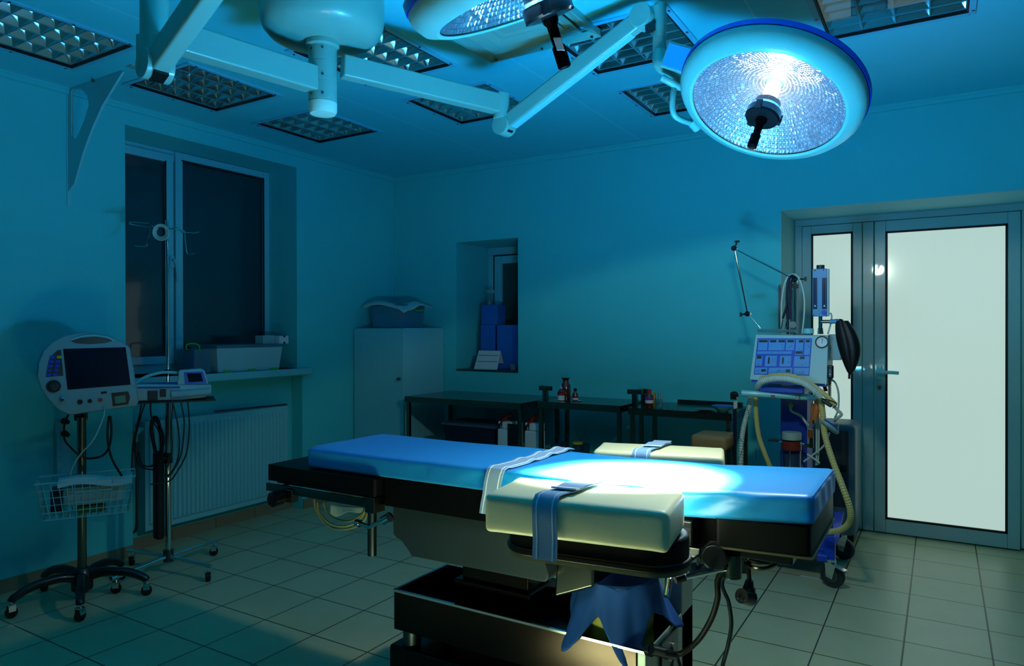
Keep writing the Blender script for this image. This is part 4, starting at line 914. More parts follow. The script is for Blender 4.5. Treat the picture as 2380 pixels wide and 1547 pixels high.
obj('top_grille', g, WHITE, t)
obj('wall_hook', G().bb(-.122, -.09, 2.9, 2.93, .3, .34).bb(-.122, -.09, 3.4, 3.43, .3, .34), GREYP, t)
vv = obj('valve', G().cyl((-.06, 2.50, .765), (-.06, 2.565, .765), .018, n=18).cyl((-.06, 2.52, .69), (-.06, 2.52, .765), .010, n=14).cyl((-.06, 2.50, .765), (-.015, 2.50, .765), .022, n=18), PVC, t)
obj('pipe', G().tube([(-.06, 2.52, .70), (-.06, 2.52, .2), (-.10, 2.52, .12), (-.122, 2.52, .12)], .009, 10), DKSTEEL, t)
o = obj('flat_bar', G().beam(Xp(500, 955, -.06), Xp(665, 939, -.06), .03, .008), DKSTEEL); tag(o, 'thin dark bar lying along the top of the radiator', 'bar')

# ------------------------------------------------------------------ things on the window sill
SZ = WZ0
t = thing('storage_box', 'cloudy plastic storage box with green clips on the window sill', 'storage box', (-.12, 3.28, SZ))
x0_, x1_ = -.28, .01; A0 = Xp(425, 870, 0); 
yl, yr = 2.905, 3.60
obj('tub', G().hexa([(-.27, 3.06, SZ), (.0, 3.06, SZ), (.0, yr-.02, SZ), (-.27, yr-.02, SZ), (-.285, 3.04, SZ+.17), (.015, 3.04, SZ+.17), (.015, yr, SZ+.17), (-.285, yr, SZ+.17)]), mat('box_plastic', (150, 195, 200), .4), t, bev=.006)
obj('lid', G().bb(-.29, .022, 3.03, yr+.01, SZ+.17, SZ+.19), CLEARP, t, bev=.004)
for y in (3.13, 3.33, 3.53): obj('clip', G().bb(.0, .012, y-.03, y+.03, SZ+.0, SZ+.014), GREEN, t)
t = thing('storage_box', 'smaller clear box with a green handle, left of the long box on the sill', 'storage box', (-.12, 2.98, SZ))
obj('tub', G().bb(-.22, -.02, 2.89, 3.02, SZ, SZ+.165), CLEARP, t, bev=.006)
obj('green_handle', G().tube([Xp(433, 812, -.015), Xp(434, 801, -.015), Xp(448, 798, -.015), Xp(462, 802, -.015), Xp(464, 815, -.015)], .005, 8, 3), GREEN, t)
for i, (y, m) in enumerate(((2.92, BLUEP), (2.955, RED), (2.985, GREYP))):
    o = obj('packet', G().bb(-.17, -.07, y-.012, y+.012, SZ+.004, SZ+.13-.01*i), m); tag(o, ['slim blue packet inside the small clear box on the sill', 'slim red packet inside the small clear box on the sill', 'slim grey packet inside the small clear box on the sill'][i], 'packet')
o = obj('small_carton', G().box((-.06, 3.50, SZ+.19+.032), (.08, .115, .062), .08), mat('carton_grey', (130, 170, 175), .6), bev=.002); tag(o, 'left small carton on the lid of the long sill box', 'carton')
o = obj('small_carton', G().box((-.045, 3.625, SZ+.19+.030), (.08, .095, .058), .12), PAPER, bev=.002); tag(o, 'right small carton with dark notches at the end of the long sill box', 'carton')
obj('notch', G().cyl((-.004, 3.63, SZ+.245), (.0, 3.63, SZ+.245), .008, n=12).cyl((-.004, 3.63, SZ+.197), (.0, 3.63, SZ+.197), .008, n=12), BLACK, o)

# ------------------------------------------------------------------ white cabinet in the corner with a tub on top
t = thing('cabinet', 'tall plain white cabinet standing in the corner of the room', 'cabinet', (.275, 4.62, 0))
cz = 1.403
obj('body', G().bb(.01, .55, 4.37, 4.88, .03, cz), WHITE, t, bev=.002)
obj('plinth', G().bb(.02, .54, 4.39, 4.87, 0, .03), DKSTEEL, t)
dr = obj('door', G().bb(.012, .548, 4.351, 4.369, .035, cz-.004), WHITE, t, bev=.002)
obj('handle', G().cyl((.515, 4.351, .995), (.515, 4.335, .995), .006, n=12).bb(.50, .53, 4.325, 4.337, .985, 1.005), DKSTEEL, dr, bev=.002)
t = thing('fabric_tub', 'clear plastic tub of folded fabrics on top of the white cabinet', 'tub', (.30, 4.62, cz))
q = [(.13, 4.45, cz), (.43, 4.45, cz), (.43, 4.75, cz), (.13, 4.75, cz), (.115, 4.435, cz+.19), (.445, 4.435, cz+.19), (.445, 4.765, cz+.19), (.115, 4.765, cz+.19)]
obj('shell', G().hexa(q), mat('tub_plastic', (90, 150, 180), .3, alpha=.75), t, bev=.01)
obj('rim', G().tube([(.11, 4.43, cz+.19), (.45, 4.43, cz+.19), (.45, 4.77, cz+.19), (.11, 4.77, cz+.19)], .006, 8, 1, True), CLEARP, t)
obj('green_clip', G().tube([(.454, 4.60, cz+.17), (.458, 4.62, cz+.15), (.458, 4.70, cz+.15), (.454, 4.72, cz+.17)], .007, 8, 2), GREEN, t)
def cl(u, v):
    x = .06+.46*u; y = 4.40+.38*v; return V((x, y, cz+.205+.018*math.sin(u*5)*math.cos(v*4)-.05*max(0, u-.85)/.15*.6+.01*math.sin(v*9+u*3)-.03*max(0, .1-v)/.1))
o = obj('folded_cloth', G().sheet(cl, 22, 16), FABRIC, ang=60); o.modifiers.new('solid', 'SOLIDIFY').thickness = .012
tag(o, 'pale cloth draped over the tub on top of the white cabinet', 'cloth')
o = obj('wrapped_pack', G().soft((.36, 4.52, cz+.09), (.11, .10, .10), .03, (3, 3, 2), rz=.6), FABRIC); tag(o, 'white wrapped pack showing through the end of the tub on the cabinet', 'pack')

# ------------------------------------------------------------------ steel tables along the back wall
def steel_table(x0, x1, y0, y1, z, label, post=None, shelf=None, lip=.045):
    t = thing('steel_table', label, 'steel table', ((x0+x1)/2, (y0+y1)/2, 0), 0, 'steel tables along the back wall')
    obj('top', G().bb(x0, x1, y0, y1, z-.006, z).bb(x0, x1, y0, y0+.004, z-lip, z-.005).bb(x0, x0+.004, y0, y1, z-lip, z-.005).bb(x1-.004, x1, y0, y1, z-lip, z-.005), STEEL, t)
    for x in (x0+.02, x1-.02):
        for y in (y0+.025, y1-.025): obj('leg', G().box((x, y, (z-.006)/2+.02), (.028, .028, z-.046)), STEEL, t, bev=.003); caster(t, (x, y, -.001), 1.0, R=.018)
    if shelf: obj('shelf', G().bb(x0+.006, x1-.006, y0+.01, y1-.01, shelf-.012, shelf), STEEL, t)
    return t
SHZ = .46
tA = steel_table(.637, 1.70, 4.262, 4.865, .868, 'wide steel table beside the white cabinet', shelf=SHZ)
tB = steel_table(1.80, 2.43, 4.31, 4.76, .885, 'steel table carrying three brown bottles', shelf=SHZ)
tC = steel_table(2.475, 3.14, 4.33, 4.80, .875, 'steel table carrying the red-capped bottle and white bowl', shelf=None)
def tpost(t, x, y, z0, z1, w=.085, rot=0.2):
    obj('lift_post', G().box((x, y, (z0+z1)/2), (.034, .034, z1-z0)), STEEL, t, bev=.003)
    obj('cross_grip', G().box((x, y, z1+.014), (w, .03, .032), rot), STEEL, t, bev=.003)
p = Yp(1268, 930, 4.42); tpost(tB, p.x, 4.42, .885, Yp(1268, 906, 4.42).z, .10, -.1)
p = Yp(1466, 930, 4.45); tpost(tC, p.x+.03, 4.45, .875, Yp(1466, 914, 4.45).z, .10, .15)
p = Yp(1484, 930, 4.55); tpost(tC, p.x+.02, 4.60, .875, Yp(1484, 914, 4.55).z, .07, .15)
def on(px, y, z): p = Yp(px, 930, y); return V((p.x, y, z))
def bottle(name, label, px, y, z, prof, m, parts, group=None):
    b = on(px, y, z); t = thing(name, label, 'bottle', b, 0, group)
    obj('glass_body', G().lathe(prof, (0, 0, 0), n=28), m, t, True)
    for nm, pr, mm in parts: obj(nm, G().lathe(pr, (0, 0, 0), n=28), mm, t, True)
    return t
ZB = .8855
bottle('medicine_bottle', 'small brown bottle with pale dropper cap and red and white label', 1304, 4.42, ZB, [(0, 0), (.024, 0), (.025, .005), (.025, .062), (.010, .08), (.009, .09), (0, .09)], AMBER,
       [('dropper_cap', [(.0095, .078), (.0095, .094), (.004, .098), (.002, .113), (0, .114)], mat('cap_blue', (120, 190, 225), .4)), ('red_label', [(.0256, .038), (.0256, .056)], RED), ('white_label', [(.0256, .004), (.0256, .0375)], PAPER)])
bottle('medicine_bottle', 'tallest brown bottle with a wide rimmed mouth', 1315, 4.48, ZB, [(0, 0), (.034, 0), (.036, .006), (.036, .105), (.022, .125), (.021, .145), (.030, .155), (.030, .16), (0, .16)], AMBER, [])
bottle('medicine_bottle', 'smallest brown bottle with round stopper and red label', 1337, 4.45, ZB+.004, [(0, 0), (.019, 0), (.020, .004), (.020, .045), (.009, .06), (.009, .066), (0, .066)], AMBER,
       [('stopper', [(.006, .064), (.012, .070), (.013, .078), (.008, .086), (0, .087)], mat('dark_stopper', (30, 16, 12), .4)), ('red_label', [(.0206, .018), (.0206, .038)], RED), ('white_label', [(.0206, .006), (.0206, .0175)], PAPER)])
o = obj('saucer', G().lathe([(0, 0), (.03, 0), (.038, .004), (.036, .004), (.0, .002)], on(1339, 4.45, .8852), n=28), FABRIC); tag(o, 'small pale saucer under the smallest brown bottle', 'saucer')
bottle('medicine_bottle', 'brown bottle with red cap and striped blue, red and white label', 1509, 4.42, .8755, [(0, 0), (.026, 0), (.027, .005), (.027, .075), (.014, .092), (.013, .10), (0, .10)], AMBER,
       [('red_cap', [(.015, .096), (.015, .118), (0, .118)], RED), ('blue_label', [(.0276, .060), (.0276, .070)], BLUEP), ('red_label', [(.0276, .048), (.0276, .0597)], RED), ('white_label', [(.0276, .028), (.0276, .0477)], PAPER)])
o = obj('yellow_carton', G().box(on(1521, 4.46, .8755+.05), (.016, .02, .098)), mat('yellow_card', (190, 160, 50), .5)); tag(o, 'narrow yellow carton beside the red-capped bottle', 'carton')
g = obj('glass_jar', G().lathe([(0, 0), (.026, 0), (.027, .055), (.025, .055), (.024, .003), (0, .003)], on(1531, 4.44, .8755), n=28), GLASS); tag(g, 'small clear jar of instruments on the right-hand steel table', 'jar')
for k in range(4):
    o = obj('instrument', G().cyl(on(1527+k*3, 4.44, .880), on(1524+k*6, 4.44, .975+.008*(k % 2)), .0022, n=8), CHROME); tag(o, ['thin steel instrument leaning furthest left in the clear jar', 'thin steel instrument second from the left in the clear jar', 'thin steel instrument third from the left in the clear jar', 'thin steel instrument leaning furthest right in the clear jar'][k], 'instrument')
for k, px in enumerate((1540, 1552, 1563, 1574)):
    o = obj('ampoule', G().lathe([(0, 0), (.012, 0), (.012, .025), (.005, .032), (.005, .038), (0, .038)], on(px, 4.40+.02*(k % 2), .8755), n=16), GLASS); tag(o, 'small clear glass vial on the right-hand steel table', 'vial', 'clear vials beside the instrument jar')
obj('rear_rim', G().bb(2.66, 3.1, 4.775, 4.80, .875, .90), STEEL, tC)
o = obj('enamel_bowl', G().lathe([(0, 0), (.03, 0), (.055, .022), (.068, .036), (.066, .036), (.052, .02), (.03, .004), (0, .004)], on(1680, 4.42, .8755), n=40), WHITE); tag(o, 'white enamel bowl at the right end of the steel tables', 'bowl')
obj('blue_edge', G().lathe([(.0665, .0355), (.070, .036), (.0665, .0375)], on(1680, 4.42, .8755), n=40), BLUEP, o)
o = obj('dish', G().lathe([(0, 0), (.03, 0), (.07, .010), (.066, .010), (.0, .003)], on(1640, 4.42, .8757), n=32), STEEL); tag(o, 'flat steel dish left of the white enamel bowl', 'dish')
# things below the tables
t = thing('lidded_tub', 'dark blue lidded tub on the lower shelf of the wide steel table', 'tub', (1.05, 4.5, SHZ))
pL, pR = Yp(1030, 1000, 4.40).x, Yp(1155, 1000, 4.40).x
obj('tub', G().hexa([(pL+.03, 4.40, SHZ), (pR-.03, 4.40, SHZ), (pR-.03, 4.68, SHZ), (pL+.03, 4.68, SHZ), (pL+.01, 4.38, SHZ+.19), (pR-.01, 4.38, SHZ+.19), (pR-.01, 4.70, SHZ+.19), (pL+.01, 4.70, SHZ+.19)]), DKBLUE, t, bev=.008)
obj('lid', G().bb(pL, pR, 4.37, 4.71, SHZ+.19, SHZ+.212), mat('tub_lid', (60, 90, 110), .45), t, bev=.005)
def jug(px, y, label, z=SHZ):
    b = on(px, y, z); t = thing('canister', label, 'canister', b, 0, 'white canisters under the steel tables')
    obj('body', G().bb(-.06, .06, -.05, .05, 0, .20).bb(-.025, .06, -.045, .045, .20, .255), PAPER, t, True, bev=.01)
    obj('spout', G().tube([(-.055, 0, .20), (-.055, 0, .235), (-.075, 0, .24)], .012, 10, 2), PAPER, t, True)
    obj('red_lever', G().tube([(-.06, 0, .225), (-.03, 0, .262), (.0, 0, .295), (.035, 0, .305)], .015, 10, 4), RED, t, True)
jug(1180, 4.40, 'white canister with red lever, dark label facing out, under the wide steel table')
o = obj('dark_label', G().bb(on(1190, 4.35, 0).x-.035, on(1190, 4.35, 0).x+.05, 4.345, 4.349, SHZ+.06, SHZ+.245), BLKPL); tag(o, 'dark card standing in front of the left white canister', 'card')
jug(1243, 4.42, 'white canister with red lever between the wide steel table and the next one')
for k, (px, y) in enumerate(((1290, 4.40), (1310, 4.50), (1342, 4.42), (1360, 4.52))):
    b = on(px, y, SHZ); t = thing('glass_bottle', ['clear bottle furthest left on the shelf under the bottle table', 'clear bottle second from the left on the shelf under the bottle table', 'clear bottle with yellow label band under the bottle table', 'clear bottle furthest right on the shelf under the bottle table'][k], 'bottle', b, 0, 'clear bottles under the steel table')
    obj('glass_body', G().lathe([(0, 0), (.034, 0), (.036, .15), (.012, .19), (.012, .22), (0, .22)], (0, 0, 0), n=24), GLASS, t, True)
    obj('contents', G().lathe([(0, .004), (.031, .004), (.032, .12), (0, .12)], (0, 0, 0), n=24), mat('liquid%d' % k, (40, 70, 90), .1, alpha=.8), t, True)
    if k == 2: obj('yellow_band', G().lathe([(.0365, .13), (.0365, .145)], (0, 0, 0), n=24), YELLOW, t, True)
t = thing('stool', 'tan padded stool standing below the right-hand steel table', 'stool', (2.93, 4.12, 0))
sc0 = Yp(1659, 1005, 4.15); 
t.location = (sc0.x, 4.15, 0)
obj('seat', G().soft((0, 0, sc0.z-.045), (.21, .24, .085), .025, (3, 3, 2)), BEIGED, t, True)
for sx in (-1, 1):
    for sy in (-1, 1): obj('leg', G().cyl((sx*.08, sy*.09, sc0.z-.085), (sx*.11, sy*.12, 0), .011, n=14), DKSTEEL, t, True)
obj('brace', G().cyl((-.1, -.108, .2), (.1, -.108, .2), .007, n=10).cyl((-.1, .108, .2), (.1, .108, .2), .007, n=10), DKSTEEL, t, True)

# ------------------------------------------------------------------ things in the serving window
NZ = BZ0+.005
def nb(px0, px1, py0, y, d, m, label, name='blue_box', cat='box', z=NZ, py1=None):
    a = Yp(px0, py0, y); b = Yp(px1, py0, y); x1 = min(b.x, BX1-.003)
    o = obj(name, G().bb(a.x, x1, y, y+d, z, a.z), m, bev=.003); return tag(o, label, cat)
BBX = mat('blue_card', (20, 105, 190), .5)
nb(1155, 1204, 755, 5.04, .20, BBX, 'tall blue box at the right of the recessed back window')
lo = nb(1117, 1150, 755, 5.08, .16, BBX, 'blue box behind the desk calendar in the back window, at the bottom of the pair')
z1 = Yp(1117, 755, 5.08).z
nb(1120, 1165, 708, 5.09, .14, BBX, 'upper blue box stacked above the one behind the desk calendar', z=z1+.001) if False else None
xa = Yp(1119, 708, 5.10).x; xb = Yp(1163, 708, 5.10).x
tag(obj('blue_box', G().bb(xa, xb-.03, 5.10, 5.23, z1+.001, Yp(1119, 708, 5.10).z), BBX, bev=.003), 'upper blue box stacked above the one behind the desk calendar', 'box')
zb = Yp(1119, 708, 5.10).z+.001
t = thing('brush_jar', 'clear beaker of thin brushes on the stacked blue boxes in the back window', 'jar', (xa+.05, 5.16, zb))
obj('beaker', G().lathe([(0, 0), (.035, 0), (.038, .10), (.036, .10), (.033, .003), (0, .003)], (0, 0, 0), n=24), GLASS, t, True)
for k in range(5): obj('brush', G().cyl((-.02+.01*k, 0, .004), (-.035+.018*k, .005, .12+.006*(k % 3)), .002, n=6).cyl((-.035+.018*k, .005, .105), (-.036+.018*k, .005, .13), .004, n=8), WHOSE, t, True)
a = Yp(1103, 856, 4.95); b = Yp(1157, 856, 4.95); zt_ = Yp(1108, 814, 5.0).z
t = thing('desk_calendar', 'white tent-shaped desk calendar on the back window sill', 'calendar', ((a.x+b.x)/2, 5.0, NZ))
w_ = (b.x-a.x)/2
obj('front_sheet', G().hexa([(-w_, -.06, 0), (w_, -.06, 0), (w_, -.058, 0), (-w_, -.058, 0), (-w_+.012, -.002, zt_-NZ), (w_-.004, -.002, zt_-NZ), (w_-.004, 0, zt_-NZ), (-w_+.012, 0, zt_-NZ)]), PAPER, t, True)
obj('back_sheet', G().hexa([(-w_, .058, 0), (w_, .058, 0), (w_, .06, 0), (-w_, .06, 0), (-w_+.012, 0, zt_-NZ), (w_-.004, 0, zt_-NZ), (w_-.004, .002, zt_-NZ), (-w_+.012, .002, zt_-NZ)]), PAPER, t, True)
for f in (.42, .74):
    H_ = zt_-NZ; yy = -.06+.058*f; obj('ruled_line', G().bb(-w_+.018, w_-.014, yy-.0035, yy-.001, H_*f-.0015, H_*f+.0015), BLACK, t, True)
o = obj('glass_dish', G().lathe([(0, 0), (.03, 0), (.04, .045), (.038, .045), (.028, .004), (0, .004)], (Yp(1192, 850, 4.96).x, 4.97, NZ), n=24), CLEARP); tag(o, 'small cloudy dish in the right corner of the back window sill', 'dish')

# ------------------------------------------------------------------ anaesthesia machine
AY = 4.15
am = thing('anaesthesia_machine', 'blue wheeled anaesthesia machine with a tilted control panel, beside the door', 'medical machine', (3.49, 4.38, 0))
A = lambda x, y, yy=AY: Yp(x, y, yy)
# base
for x, lab in ((3.27, 0), (3.68, 1)):
    obj('side_frame', G().bb(x-.03, x+.03, 4.10, 4.66, .13, .17), BLUEP, am, bev=.008)
obj('front_leg', G().hexa([A(1912, 1302, 4.11), A(1940, 1302, 4.11), A(1940, 1302, 4.11)+V((0, .05, 0)), A(1912, 1302, 4.11)+V((0, .05, 0)), A(1916, 1246, 4.13), A(1940, 1246, 4.13), A(1940, 1246, 4.13)+V((0, .05, 0)), A(1916, 1246, 4.13)+V((0, .05, 0))]), BLUEP, am, bev=.004)
obj('slanted_leg', G().hexa([A(1931, 1260, 4.16), A(1946, 1262, 4.16), A(1946, 1262, 4.22), A(1931, 1260, 4.22), A(1938, 1188, 4.42), A(1962, 1190, 4.42), A(1962, 1190, 4.48), A(1938, 1188, 4.48)]), BLUEP, am, bev=.004)
obj('base_deck', G().bb(3.24, 3.71, 4.16, 4.64, .168, .185), BLUEP, am, bev=.004)
obj('cross_bar', G().bb(3.24, 3.71, 4.60, 4.65, .13, .17), BLUEP, am, bev=.006)
def big_caster(x, y):
    c = obj('caster', G().lathe([(.03, -.012), (.058, -.014), (.064, -.009), (.065, 0), (.064, .009), (.058, .014), (.03, .012)], (x, y, .065), (.35, 1, 0), n=40), mat('wheel_rubber', (42, 48, 50), .5), am)
    obj('wheel_disc', G().cyl((x-.006, y-.016, .065), (x+.006, y+.016, .065), .038, n=28), DKSTEEL, c)
    obj('fork', G().hexa([(x-.03, y-.024, .06), (x+.0, y-.028, .05), (x, y-.024, .05), (x-.03, y-.02, .06), (x-.036, y-.024, .135), (x+.02, y-.028, .135), (x+.02, y-.024, .135), (x-.036, y-.02, .135)]).cyl((x-.008, y, .128), (x-.008, y, .15), .026, n=24), CHROME, c)
    return c
c = big_caster(3.729, 4.117); obj('brake_lever', G().beam((3.73, 4.09, .135), (3.80, 4.06, .115), .03, .006), CHROME, c)
big_caster(3.726, 4.673-.02); big_caster(3.248, 4.10); big_caster(3.25, 4.65)
# column
cxl, cxr = A(1814, 1000, 4.3).x, A(1876, 1000, 4.3).x
col = obj('column', G().bb(cxl, cxr, 4.30, 4.50, .18, A(1840, 924, 4.3).z), mat('column_blue', (18, 60, 165), .4), am, bev=.006)
obj('port', G().cyl(A(1838, 942, 4.3), A(1838, 942, 4.285), .014, n=18), GREEN, col)
obj('port_hose', G().tube([A(1838, 945, 4.28), A(1840, 955, 4.25), A(1860, 965, 4.24), A(1872, 980, 4.23), A(1880, 990, 4.22)], .007, 8), WHOSE, col)
# cross handle and blue shelf
obj('cross_handle', G().cyl(A(1723, 913, 4.02), A(1911, 925, 4.10), .017, n=20), WHITE, am, bev=.003)
obj('handle_stay', G().bb(cxl, cxl+.02, 4.03, 4.35, A(1840, 921, 4.1).z-.01, A(1840, 921, 4.1).z+.01).bb(cxr-.02, cxr, 4.03, 4.35, A(1840, 921, 4.1).z-.01, A(1840, 921, 4.1).z+.01), DKSTEEL, am)
obj('shelf', G().bb(A(1763, 910, 4.03).x, A(1869, 910, 4.03).x, 4.03, 4.32, A(1800, 913, 4.03).z, A(1800, 899, 4.03).z), BLUEP, am, bev=.008)
# tilted control box
f0, f1, f2, f3 = A(1742, 882, 4.08), A(1922, 893, 4.08), A(1925, 779, 4.17), A(1756, 777, 4.17)
bk_ = V((0, .24, 0))
bx_ = obj('control_box', G().hexa([f0, f1, f1+bk_, f0+bk_, f3, f2, f2+bk_*.8, f3+bk_*.8]), mat('control_shell', (150, 195, 198), .4), am, bev=.004)
obj('base_strip', G().hexa([f0+V((.01, .01, -.014)), f1+V((-.005, .01, -.014)), f1+V((-.005, .22, -.014)), f0+V((.01, .22, -.014)), f0+V((.01, .01, 0)), f1+V((-.005, .01, 0)), f1+V((-.005, .22, 0)), f0+V((.01, .22, 0))]), BLUEP, bx_)
obj('rear_housing', G().bb(f2.x-.01, f2.x+.055, 4.24, 4.40, A(1940, 838).z, A(1940, 777).z), mat('housing_shell', (130, 170, 178), .4), am, bev=.004)
NN = (f1-f0).cross(f3-f0).normalized(); NN = NN if NN.y < 0 else -NN
def fp(px, py, o=0): return Pl(px, py, f0, NN) + NN*o
def plate(poly, o0, o1): return G().prism([fp(*q) for q in poly], NN*o0, NN*o1)
X2 = lambda X, Y: (1740+X*.1939, 600+Y*.1939)      # crop coordinates of the panel drawing
def rect(x0, y0, x1, y1):
    sk = lambda x, y: X2(x + (960-y)*.085*0, y); return [sk(x0-(y1-960)*.0, y1), sk(x1, y1), sk(x1, y0), sk(x0, y0)]
pn = obj('control_panel', plate([X2(62, 1392), X2(728, 1405), X2(762, 962), X2(108, 960)], .0005, .003), mat('panel_blue', (20, 75, 190), .45), bx_)
def slx(y, xt): return xt - (y-960)/440*38*(1-(xt-108)/650*.15)     # the panel leans
def cell(x0, y0, x1, y1, m, o, name):
    P = [X2(slx(y1, x0), y1), X2(slx(y1, x1), y1), X2(slx(y0, x1), y0), X2(slx(y0, x0), y0)]
    return obj(name, plate(P, o, o+.0012), m, pn)
CELL = mat('panel_light', (70, 150, 215), .45); DISP = mat('panel_display', (30, 42, 48), .3); MARK = mat('panel_mark', (35, 75, 120), .5)
for q in [(122, 975, 234, 1105), (248, 975, 440, 1105), (455, 975, 555, 1105), (572, 975, 662, 1160), (678, 975, 748, 1160), (118, 1116, 530, 1148), (112, 1170, 186, 1290), (222, 1170, 360, 1296), (396, 1172, 530, 1298), (566, 1176, 748, 1300), (110, 1312, 254, 1386), (274, 1314, 552, 1392), (572, 1316, 752, 1396)]:
    cell(*q, CELL, .003, 'panel_field')
for q in [(130, 982, 232, 1010), (262, 982, 338, 1010), (362, 982, 440, 1010), (470, 982, 548, 1010), (606, 982, 660, 1012), (688, 982, 740, 1010), (578, 1116, 660, 1146), (122, 1172, 176, 1206), (256, 1188, 276, 1266), (424, 1190, 444, 1268), (634, 1180, 690, 1210), (186, 1330, 240, 1362), (478, 1334, 530, 1368)]:
    cell(*q, DISP, .0042, 'display')
rn = random.Random(5)
for (x, y, w_, h_, n) in [(380, 1035, 50, 60, 4), (485, 1040, 40, 55, 4), (600, 1045, 50, 60, 4), (695, 1040, 40, 110, 6), (130, 1122, 380, 18, 9), (128, 1225, 40, 55, 4), (300, 1200, 45, 60, 4), (470, 1205, 40, 60, 4), (630, 1240, 90, 45, 5), (125, 1325, 40, 50, 4), (290, 1330, 150, 40, 6), (610, 1345, 120, 40, 5)]:
    for k in range(n):
        yy = y + h_*rn.random(); xx = x + w_*rn.random()*.8; cell(xx, yy, xx+12+10*rn.random(), yy+3, MARK, .0042, 'mark')
gq = fp(*X2(880, 1010), .002); 
gg = obj('pressure_gauge', G().lathe([(.030, 0), (.034, .001), (.034, .012), (.029, .012), (.028, .006)], gq, NN, n=40), BLKPL, bx_)
obj('dial', G().lathe([(.0003, .0068), (.0275, .0068)], gq, NN, n=40, cap=False), DIAL, gg)
obj('needle', G().beam(gq+NN*.0088+V((0, 0, -.018)), gq+NN*.0088+V((.003, 0, .020)), .002, .002), BLACK, gg)
for k in range(8):
    a = k*PI/4+.2; d = V((math.cos(a), 0, math.sin(a)))*.022; obj('tick', G().beam(gq+NN*.0082+d*.85, gq+NN*.0082+d, .0015, .0015), BLACK, gg)
# things on top of the box
bt = A(1757, 776, 4.2).z
o = obj('tray', G().hexa([A(1762, 772, 4.18), A(1855, 773, 4.18), A(1855, 773, 4.34), A(1762, 772, 4.34), A(1757, 764, 4.17), A(1860, 766, 4.17), A(1860, 766, 4.36), A(1757, 764, 4.36)]), CLEARP, bev=.004); tag(o, 'low clear tray on top of the anaesthesia machine', 'tray')
o = obj('small_tin', G().cyl(A(1879, 775, 4.22), A(1879, 763, 4.22), .028, n=24), WHITE, bev=.002); tag(o, 'small pale round tin on top of the anaesthesia machine', 'tin')
# flow meter column
fm = obj('support_tube', G().cyl(A(1907, 776, 4.22), A(1907, 700, 4.22), .0105, n=20).cyl(A(1907, 776, 4.22), A(1907, 762, 4.22), .016, .013, n=20), CHROME, am)
fz0, fz1 = A(1907, 735, 4.2).z, A(1907, 624, 4.2).z; fx0, fx1 = A(1888, 700, 4.2).x, A(1922, 700, 4.2).x
fl = obj('flow_meter', G().bb(fx0, fx1, 4.20, 4.245, fz0, fz1), mat('flow_shell', (70, 140, 185), .4), am, bev=.003)
obj('side_cover', G().bb(fx1, fx1+.008, 4.203, 4.24, fz0+.002, fz1-.002), mat('flow_side', (140, 185, 195), .4), fl)
obj('top_cap', G().cyl(A(1907, 626, 4.22), A(1907, 616, 4.22), .021, n=24), GREYP, fl)
for a, b in ((1889.5, 1899.5), (1910.5, 1922)):
    q0, q1 = A(a, 718, 4.199), A(b, 645, 4.199)
    gt = obj('gauge_window', G().bb(q0.x, q1.x, 4.1985, 4.2005, q0.z, q1.z), mat('gauge_dark%d' % a, (18, 52, 85), .2), fl)
    xm = (q0.x+q1.x)/2; obj('scale_tube', G().cyl((xm, 4.197, q0.z+.004), (xm, 4.197, q1.z-.004), .003, n=10), GLASS, gt)
    for k in range(14): obj('tick', G().bb(xm+.004, xm+.008, 4.1975, 4.1986, q0.z+.012+k*(q1.z-q0.z-.02)/13, q0.z+.0135+k*(q1.z-q0.z-.02)/13), CELL, gt)
    obj('float', G().cyl((xm, 4.195, q0.z+.012), (xm, 4.195, q0.z+.022), .0035, n=10), STRIPE, gt)
obj('blue_knob', G().cyl(A(1915, 726, 4.2), A(1915, 726, 4.19), .0125, n=24), BLUEP, fl, bev=.001)
for px, py in ((1894, 628), (1914, 627), (1891, 732), (1921, 733)): obj('screw', G().cyl(A(px, py, 4.2), A(px, py, 4.196), .0035, n=8), BLACK, fl)
obj('side_arm', G().cyl(A(1907, 747, 4.22), A(1945, 747, 4.22), .0095, n=16), DKSTEEL, fm)
obj('connector', G().cyl(A(1930, 747, 4.22), A(1952, 746, 4.22), .0125, n=20).cyl(A(1942, 747, 4.22), A(1946, 747, 4.22), .0155, n=20), mat('connector_blue', (60, 140, 185), .35), fm)
obj('thin_hose', G().tube([A(1930, 727, 4.23), A(1933, 735, 4.24), A(1930, 755, 4.25), A(1924, 776, 4.25)], .0045, 8), WHOSE, am)
# black breathing bag
def bagp(u, v):
    t_ = v; px = 1957 + 6*t_ + 11*math.sin(t_*2.6) + 7*t_; py = 745 + 126*t_
    wv = .054*(math.sin(PI*min(1, .13+t_*.87))**.75)*(1.05-.12*t_) + .003
    c = A(px, py, 4.22); a = 2*PI*u; ridge = 1 - .16*math.exp(-((u-.78)/.035)**2)
    return c + V((math.cos(a)*wv*ridge, math.sin(a)*wv*.9*ridge, 0))
o = obj('breathing_bag', G().sheet(bagp, 48, 30), mat('bag_rubber', (14, 17, 17), .5), weld=True, ang=60); tag(o, 'black rubber breathing bag hanging beside the flow meter', 'breathing bag')
obj('neck', G().cyl(A(1950, 746, 4.22), A(1958, 748, 4.22), .014, n=18).cyl(A(1974, 868, 4.22), A(1974, 880, 4.22), .006, n=12), BLACK, o)
